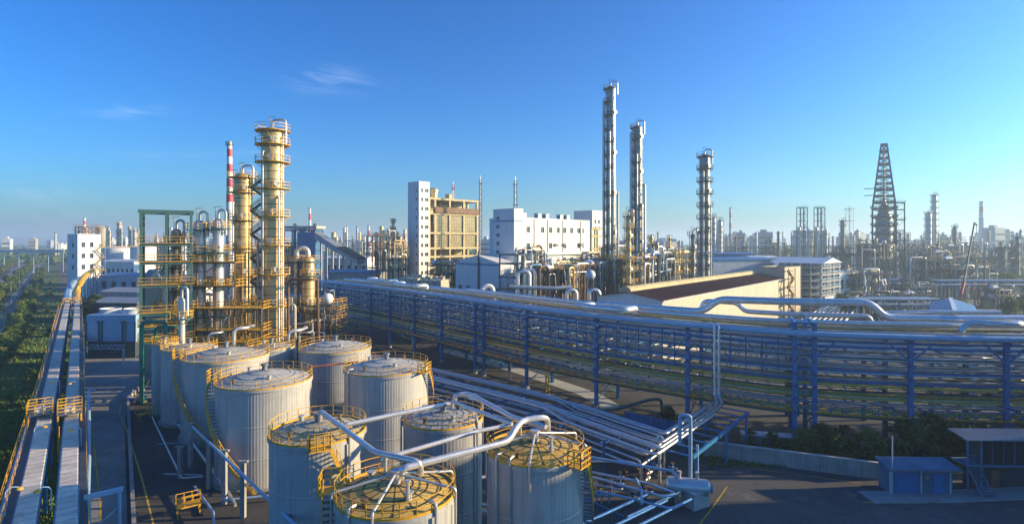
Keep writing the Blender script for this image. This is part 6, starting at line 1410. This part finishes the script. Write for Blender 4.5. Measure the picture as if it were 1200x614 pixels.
# derrick
Yd = 330; p = ground(1036, Yd); o = thing('derrick_tower', 'tall dark tapering steel derrick around a reactor vessel', 'derrick', p, R(-33.8)); wb = 11.6; h1, h2 = zz(245, Yd), zz(171, Yd)
lev = [(0, wb)] + [(h1 * k / 9, wb) for k in range(1, 10)] + [(h1 + (h2 - h1) * k / 10, wb * (1 - .74 * k / 10)) for k in range(1, 11)]
cn = lambda i, l: V3(((-1, 1, 1, -1)[i] * l[1] / 2, (-1, -1, 1, 1)[i] * l[1] / 2, l[0]))
for i in range(4):
    for (a, b_) in ((lev[0], lev[9]), (lev[9], lev[-1])): MB().bar(cn(i, a), cn(i, b_), .8).build('leg', 'derrick_steel', o)
for k, l in enumerate(lev[1:], 1):
    b = MB()
    for i in range(4): b.bar(cn(i, l), cn((i + 1) % 4, l), .45, .6)
    b.build('ring_beam', 'derrick_steel', o)
    b = MB()
    for i in range(4): b.bar(cn(i, lev[k - 1]), cn((i + 1) % 4, l), .3).bar(cn((i + 1) % 4, lev[k - 1]), cn(i, l), .3)
    b.build('brace', 'derrick_steel', o)
    if k > 9 and k % 2: continue
    pw = l[1] / 2 + (.9 if k <= 9 else .3); pf = MB().ring(l[1] * .38, l[1] * .72, l[0] + .3, l[0] + .42, 8) if False else MB().box(-pw, -pw, l[0] + .32, pw, -l[1] * .28, l[0] + .44).box(-pw, l[1] * .28, l[0] + .32, pw, pw, l[0] + .44)
    q_ = pf.build('platform', 'derrick_steel', o); MB().line_rail([(-pw, -pw, l[0] + .44), (pw, -pw, l[0] + .44), (pw, pw, l[0] + .44), (-pw, pw, l[0] + .44), (-pw, -pw, l[0] + .44)], 1.1, .2, 2.2).build('railing', 'derrick_steel', q_)
MB().lathe([(4.3, 0), (4.3, h1 * .86), (2.6, h1), (1.0, h1 + 4), (.5, h1 + 8), (.4, h2 - 3), (.2, h2 - 1)], 24).build('reactor', 'column_grey', o)
for k in (2, 4): MB().bar((0, -wb * .3, h1 + 4 + k * 2), (-wb / 2 - 4, -wb / 2, h1 + 4 + k * 2), .8, .4).build('jib', 'derrick_steel', o)
MB().box(-1.8, -1.8, h2, 1.8, 1.8, h2 + 1.2).build('crown_block', 'derrick_steel', o)
frame(ground(1048, Yd - 2), R(-33.8), [0, 5.0], [0, 5], lv(Yd, 318, 306, 294, 282, 270, 258, 246, 238), 'narrow open stair frame attached to the derrick', steel='derrick_steel', deck='derrick_steel', rail='derrick_steel', post=.5, beam=.4, decks=(1, 3, 5, 7))
# pair of lattice towers with stacks
for k, (px, Y) in enumerate(((942.5, 420), (963, 420))):
    frame(ground(px - 4.2, Y), R(5), [0, 2.7, 5.4], [0, 5], lv(Y, 310, 296, 284, 275, 267, 259, 251, 243.5), ('open steel heater tower of the twin pair, on the hall side', 'open steel heater tower of the twin pair, on the derrick side')[k], steel='grey_steel', deck='grey_steel', rail='grey_steel', post=.45, beam=.4, decks=(1, 2, 4, 7), name='heater_tower')
    frame(ground(px - 8, Y + 6), R(5), [0, 5, 10], [0, 8], lv(Y, 312, 300, 290, 279, 272), ('broad lower steel deck round the hall-side heater tower', 'broad lower steel deck round the derrick-side heater tower')[k], steel='grey_steel', deck='grey_steel', rail='grey_steel', post=.45, beam=.4, name='heater_deck')
    for dx in (-6, 5): column(px + dx, Y - 3, 266 + dx % 3, 3.2, (.6, .9), 'silver vessel beside the twin steel heater towers', shell='silver_dull', deck='grey_steel', rail='grey_steel', group='vessels at the heater towers', man=False, neck=False, n=14)
mast(995.5, 430, 320, 243, 'tall open lattice tower between the heater towers and the derrick', 4.5, m='grey_steel', top_w=3.6)
column(987.5, 440, 258, 5, (.5, .7, .9, .98), 'dark column beside the tall open lattice tower', shell='grey_steel', deck='grey_steel', rail='grey_steel', man=False)
column(1095, 400, 228, 5.5, pl(9, .4), 'tall hazy column of the far twin pair beyond the gabled roof', shell='silver_dull', deck='grey_steel', rail='grey_steel', man=False)
column(1088, 395, 249, 6, pl(7, .4), 'shorter thick column beside the tall hazy one', shell='silver_dull', deck='grey_steel', rail='grey_steel', man=False)
column(1119, 420, 265, 4, pl(5, .5), 'hazy column with crown platform beside the crane', shell='grey_steel', deck='grey_steel', rail='grey_steel', man=False)
column(1192.5, 300, 277, 4, pl(4, .5), 'dark slim column at the edge of the boundary trees', shell='grey_steel', deck='dark_steel', rail='dark_steel', man=False)
column(836, 330, 254, 5.5, pl(8, .4), 'pale far column beside the stout silver column', shell='silver_dull', deck='grey_steel', rail='grey_steel', man=False)
column(843.5, 340, 258, 6, pl(8, .4), 'second pale far column beside the stout silver column', shell='silver_dull', deck='grey_steel', rail='grey_steel', man=False)
# crane
p = ground(1124, 215); tip = at_y(1142, 261, 228); o = thing('mobile_crane', 'mobile crane with red lower boom raised over the far yard', 'crane', p)
t = tip - p; d0 = t * .3
MB().bar((0, 0, 2.6), d0, .9, 1.0).build('lower_boom', 'red_paint', o); MB().bar(d0, t, .5, .6).build('upper_boom', 'dark_steel', o)
MB().box(-4, -1.3, .8, 4, 1.3, 1.8).box(-1.5, -1.2, 1.8, 2.2, 1.2, 3.3).build('carrier', 'yellow', o); MB().bar(t, t + V3((1.0, 0, -1.2)), .4).build('hook_block', 'dark_steel', o); MB().bar(t + V3((.9, 0, -.6)), t + V3((.9, 0, -5)), .12).build('cable', 'dark_steel', o)
wm = MB().cyl((0, -.2, 0), (0, .2, 0), .55, n=12).mesh('wheel', 'rubber')
for x in (-3, -1.6, 1.6, 3):
    for y in (-1.3, 1.3): put(wm, 'wheel', o, (x, y, .55))
# trees on the right
rnd = random.Random(77)
for k in range(34):
    px = rnd.uniform(1150, 1215); Y = rnd.uniform(170, 420)
    if px < 1172 and Y < 260: continue
    tree(DARKT, k, ground(px, Y), rnd.uniform(.9, 1.5), 'dark green tree in the belt along the far boundary road', 'trees along the far boundary')
for k in range(24): tree(DARKT, k, ground(rnd.uniform(1120, 1200), rnd.uniform(430, 620)), rnd.uniform(1.2, 2.0), 'hazy tree in the park below the far chimney', 'hazy trees below the far chimney')
structure(ribbon('boundary_road', [ground(1192, 130), ground(1172, 230), ground(1163, 420)], 9, .01, 'asphalt'))

# ------------------------------------------------------------------ skyline
rnd = random.Random(123)
def sky_building(px, Y, y_top, wpx, label, group, m='city'):
    p = ground(px, Y); h = max(5, zz(y_top, Y)); w = wpx / F * Y; d = w * rnd.uniform(.6, 1.2); o = thing('city_block', label, 'building', p, rnd.uniform(-.5, .5), group)
    MB().box(-w / 2, -d / 2, 0, w / 2, d / 2, h).build('wall', m, o); MB().box(-w * .2, -d * .2, h, w * .15, d * .2, h + 3).build('roof_house', m, o)
    n = int(h / 7)
    if n:
        sm = MB().box(-w * .46, -d / 2 - .15, 0, w * .46, -d / 2 - .02, 1.8).mesh('window_band', 'glass')
        for k in range(min(n, 8)): put(sm, 'window_band', o, (0, 0, 3 + k * (h - 4) / min(n, 8)))
for k in range(46): sky_building(rnd.uniform(830, 1230), rnd.uniform(700, 1500), rnd.uniform(272, 284), rnd.uniform(5, 14), 'hazy city block in the skyline behind the derrick units', 'skyline blocks behind the derrick', rnd.choice(('city', 'city', 'concrete_pale', 'grey_roof')))
for px, y, w in ((895, 272, 15), (937, 270, 11), (1005, 274, 13), (1164, 267, 15), (1180, 271, 10), (868, 273, 9), (884, 276, 8)): sky_building(px, rnd.uniform(620, 800), y, w, 'tall hazy block standing out of the skyline behind the derrick units', 'tall skyline blocks', 'grey_roof')
for k in range(44): sky_building(rnd.uniform(-40, 480), rnd.uniform(650, 1700), rnd.uniform(279, 287), rnd.uniform(3, 9), 'low far works building in the skyline behind the conveyors and columns', 'far works buildings', rnd.choice(('white_wall', 'city', 'sandy', 'pale_roof')))
for k in range(16): sky_building(rnd.uniform(560, 840), rnd.uniform(500, 900), rnd.uniform(279, 287), rnd.uniform(8, 22), 'low far hall between the white factory and the stout column', 'far halls behind the silver columns', rnd.choice(('blue_roof', 'city', 'pale_roof')))
def sky_column(px, Y, y_top, wpx, label, group, m): column(px, Y, y_top, wpx, (.6, .8, .96), label, shell=m, deck='grey_steel', rail='grey_steel', name='far_column', group=group, man=False, neck=False, n=12, rails=False, ladder=None)
for k in range(40): sky_column(rnd.uniform(985, 1200), rnd.uniform(380, 750), rnd.uniform(268, 284), rnd.uniform(1.6, 3.6), 'small hazy column among the derrick units skyline', 'small hazy columns behind the derrick', rnd.choice(('silver_dull', 'grey_steel', 'column_grey')))
for k in range(26): sky_column(rnd.uniform(835, 990), rnd.uniform(420, 800), rnd.uniform(269, 284), rnd.uniform(1.6, 3.4), 'small hazy column in the skyline beside the heater towers', 'small hazy columns near the heater towers', rnd.choice(('silver_dull', 'grey_steel', 'rust_steel')))
for k in range(18): sky_column(rnd.uniform(384, 478), rnd.uniform(550, 900), rnd.uniform(266, 284), rnd.uniform(1.8, 4), 'far column in the plant behind the coal shed', 'far columns behind the transfer tower', rnd.choice(('silver_dull', 'sandy', 'column_skin')))
for px, y, w in ((391, 272, 6), (394, 277, 4), (447, 265, 5), (450, 270, 4), (441, 272, 4), (455, 268, 4), (461, 274, 3)): sky_column(px, 620, y, w, 'stout far column of the cracking group behind the rack', 'cracking group columns', 'column_skin')
for k in range(30): sky_column(rnd.uniform(100, 232), rnd.uniform(380, 800), rnd.uniform(266, 284), rnd.uniform(1.5, 3.4), 'far column in the plant behind the green gantry', 'far columns behind the gantry', rnd.choice(('silver_dull', 'sandy', 'column_grey')))
for px, y, w in ((140, 260, 4.5), (152, 265, 3), (158, 268, 3)): sky_column(px, 400, y, w, 'tall sandy column rising behind the white domed tanks', 'tall columns behind the domed tanks', 'sandy')
for k in range(14): sky_column(rnd.uniform(690, 835), rnd.uniform(330, 600), rnd.uniform(270, 284), rnd.uniform(1.6, 3), 'far thin column between the tall silver columns', 'far columns behind the silver columns', 'column_grey')
for k, (px, Y, w, ys) in enumerate(((850, 420, 40, (306, 298, 290)), (900, 450, 40, (304, 296, 288)), (1020, 430, 40, (302, 294, 286)), (1070, 430, 34, (302, 294, 286)), (1120, 450, 36, (300, 293, 287)), (120, 480, 60, (300, 293, 287)), (400, 520, 40, (300, 292, 285)), (175, 520, 50, (298, 290, 284)))):
    unit(px, Y, w, 10, lv(Y, *ys), ('far pipe deck behind the blue clad hall', 'far pipe deck below the heater towers', 'far pipe deck behind the derrick', 'far pipe deck behind the twin hazy columns', 'far pipe deck behind the crane', 'far pipe deck behind the white mill tower', 'far pipe deck behind the coal shed gallery', 'far pipe deck behind the green gantry')[k], 200 + k, steel='grey_steel', rail='grey_steel', npipe=14, ndrum=2, tall=3, rails=False, rz=R(5))
# belt of woods on the horizon
vs, fs = [], []
for _ in range(26000):
    Y = rnd.uniform(600, 2300); px = rnd.uniform(-60, 1260); p = ground(px, Y); hgt = rnd.uniform(0, 9) * (1 if rnd.random() < .8 else 1.5); s = rnd.uniform(2.5, 6)
    u = V3((rnd.gauss(0, 1), rnd.gauss(0, 1), rnd.gauss(0, .5))).normalized() * s; w_ = V3((rnd.gauss(0, .4), rnd.gauss(0, .4), 1)).normalized() * s * .6; c_ = p + V3((0, 0, hgt)); k = len(vs); vs += [c_ - u, c_ - w_, c_ + u, c_ + w_]; fs.append((k, k + 1, k + 2, k + 3))
o = MB().add(vs, fs).build('woods', 'leaf2', smooth=0); o['kind'] = 'stuff'; o['label'] = 'far belt of green woods among the works on the horizon'; o['category'] = 'woods'

# ------------------------------------------------------------------ unseen hall added beyond the frame to shade the yard
o = thing('factory_hall', 'large unseen grey hall added to shade the yard by the blue sheds', 'factory hall', (86, 2, 0), R(0))
for k in range(7): MB().box(0, k * 8.4, 0, 26, k * 8.4 + 8.34, 31).build('wall_panel', 'concrete_pale', o)
MB().add([(-.5, -.5, 31), (26.5, -.5, 31), (26.5, 59.2, 31), (-.5, 59.2, 31), (13, -.5, 34), (13, 59.2, 34)], [(0, 1, 4), (1, 2, 5, 4), (2, 3, 5), (3, 0, 4, 5), (3, 2, 1, 0)]).build('roof', 'grey_roof', o, smooth=0)

# ------------------------------------------------------------------ haze
hb = MB().box(-7200, -150, -1.2, 7200, 9200, 118).build('haze', 'city', smooth=0); hb['kind'] = 'stuff'; hb['label'] = 'pale morning haze lying over the whole works'; hb['category'] = 'haze'
m = bpy.data.materials.new('haze_air'); m.use_nodes = True; t = m.node_tree; t.nodes.clear(); ou = N(t, 'ShaderNodeOutputMaterial'); vo_ = N(t, 'ShaderNodeVolumePrincipled')
vo_.inputs['Color'].default_value = (.66, .85, 1.0, 1); vo_.inputs['Density'].default_value = .0004; vo_.inputs['Anisotropy'].default_value = .3
t.links.new(vo_.outputs[0], ou.inputs['Volume']); hb.data.materials[0] = m
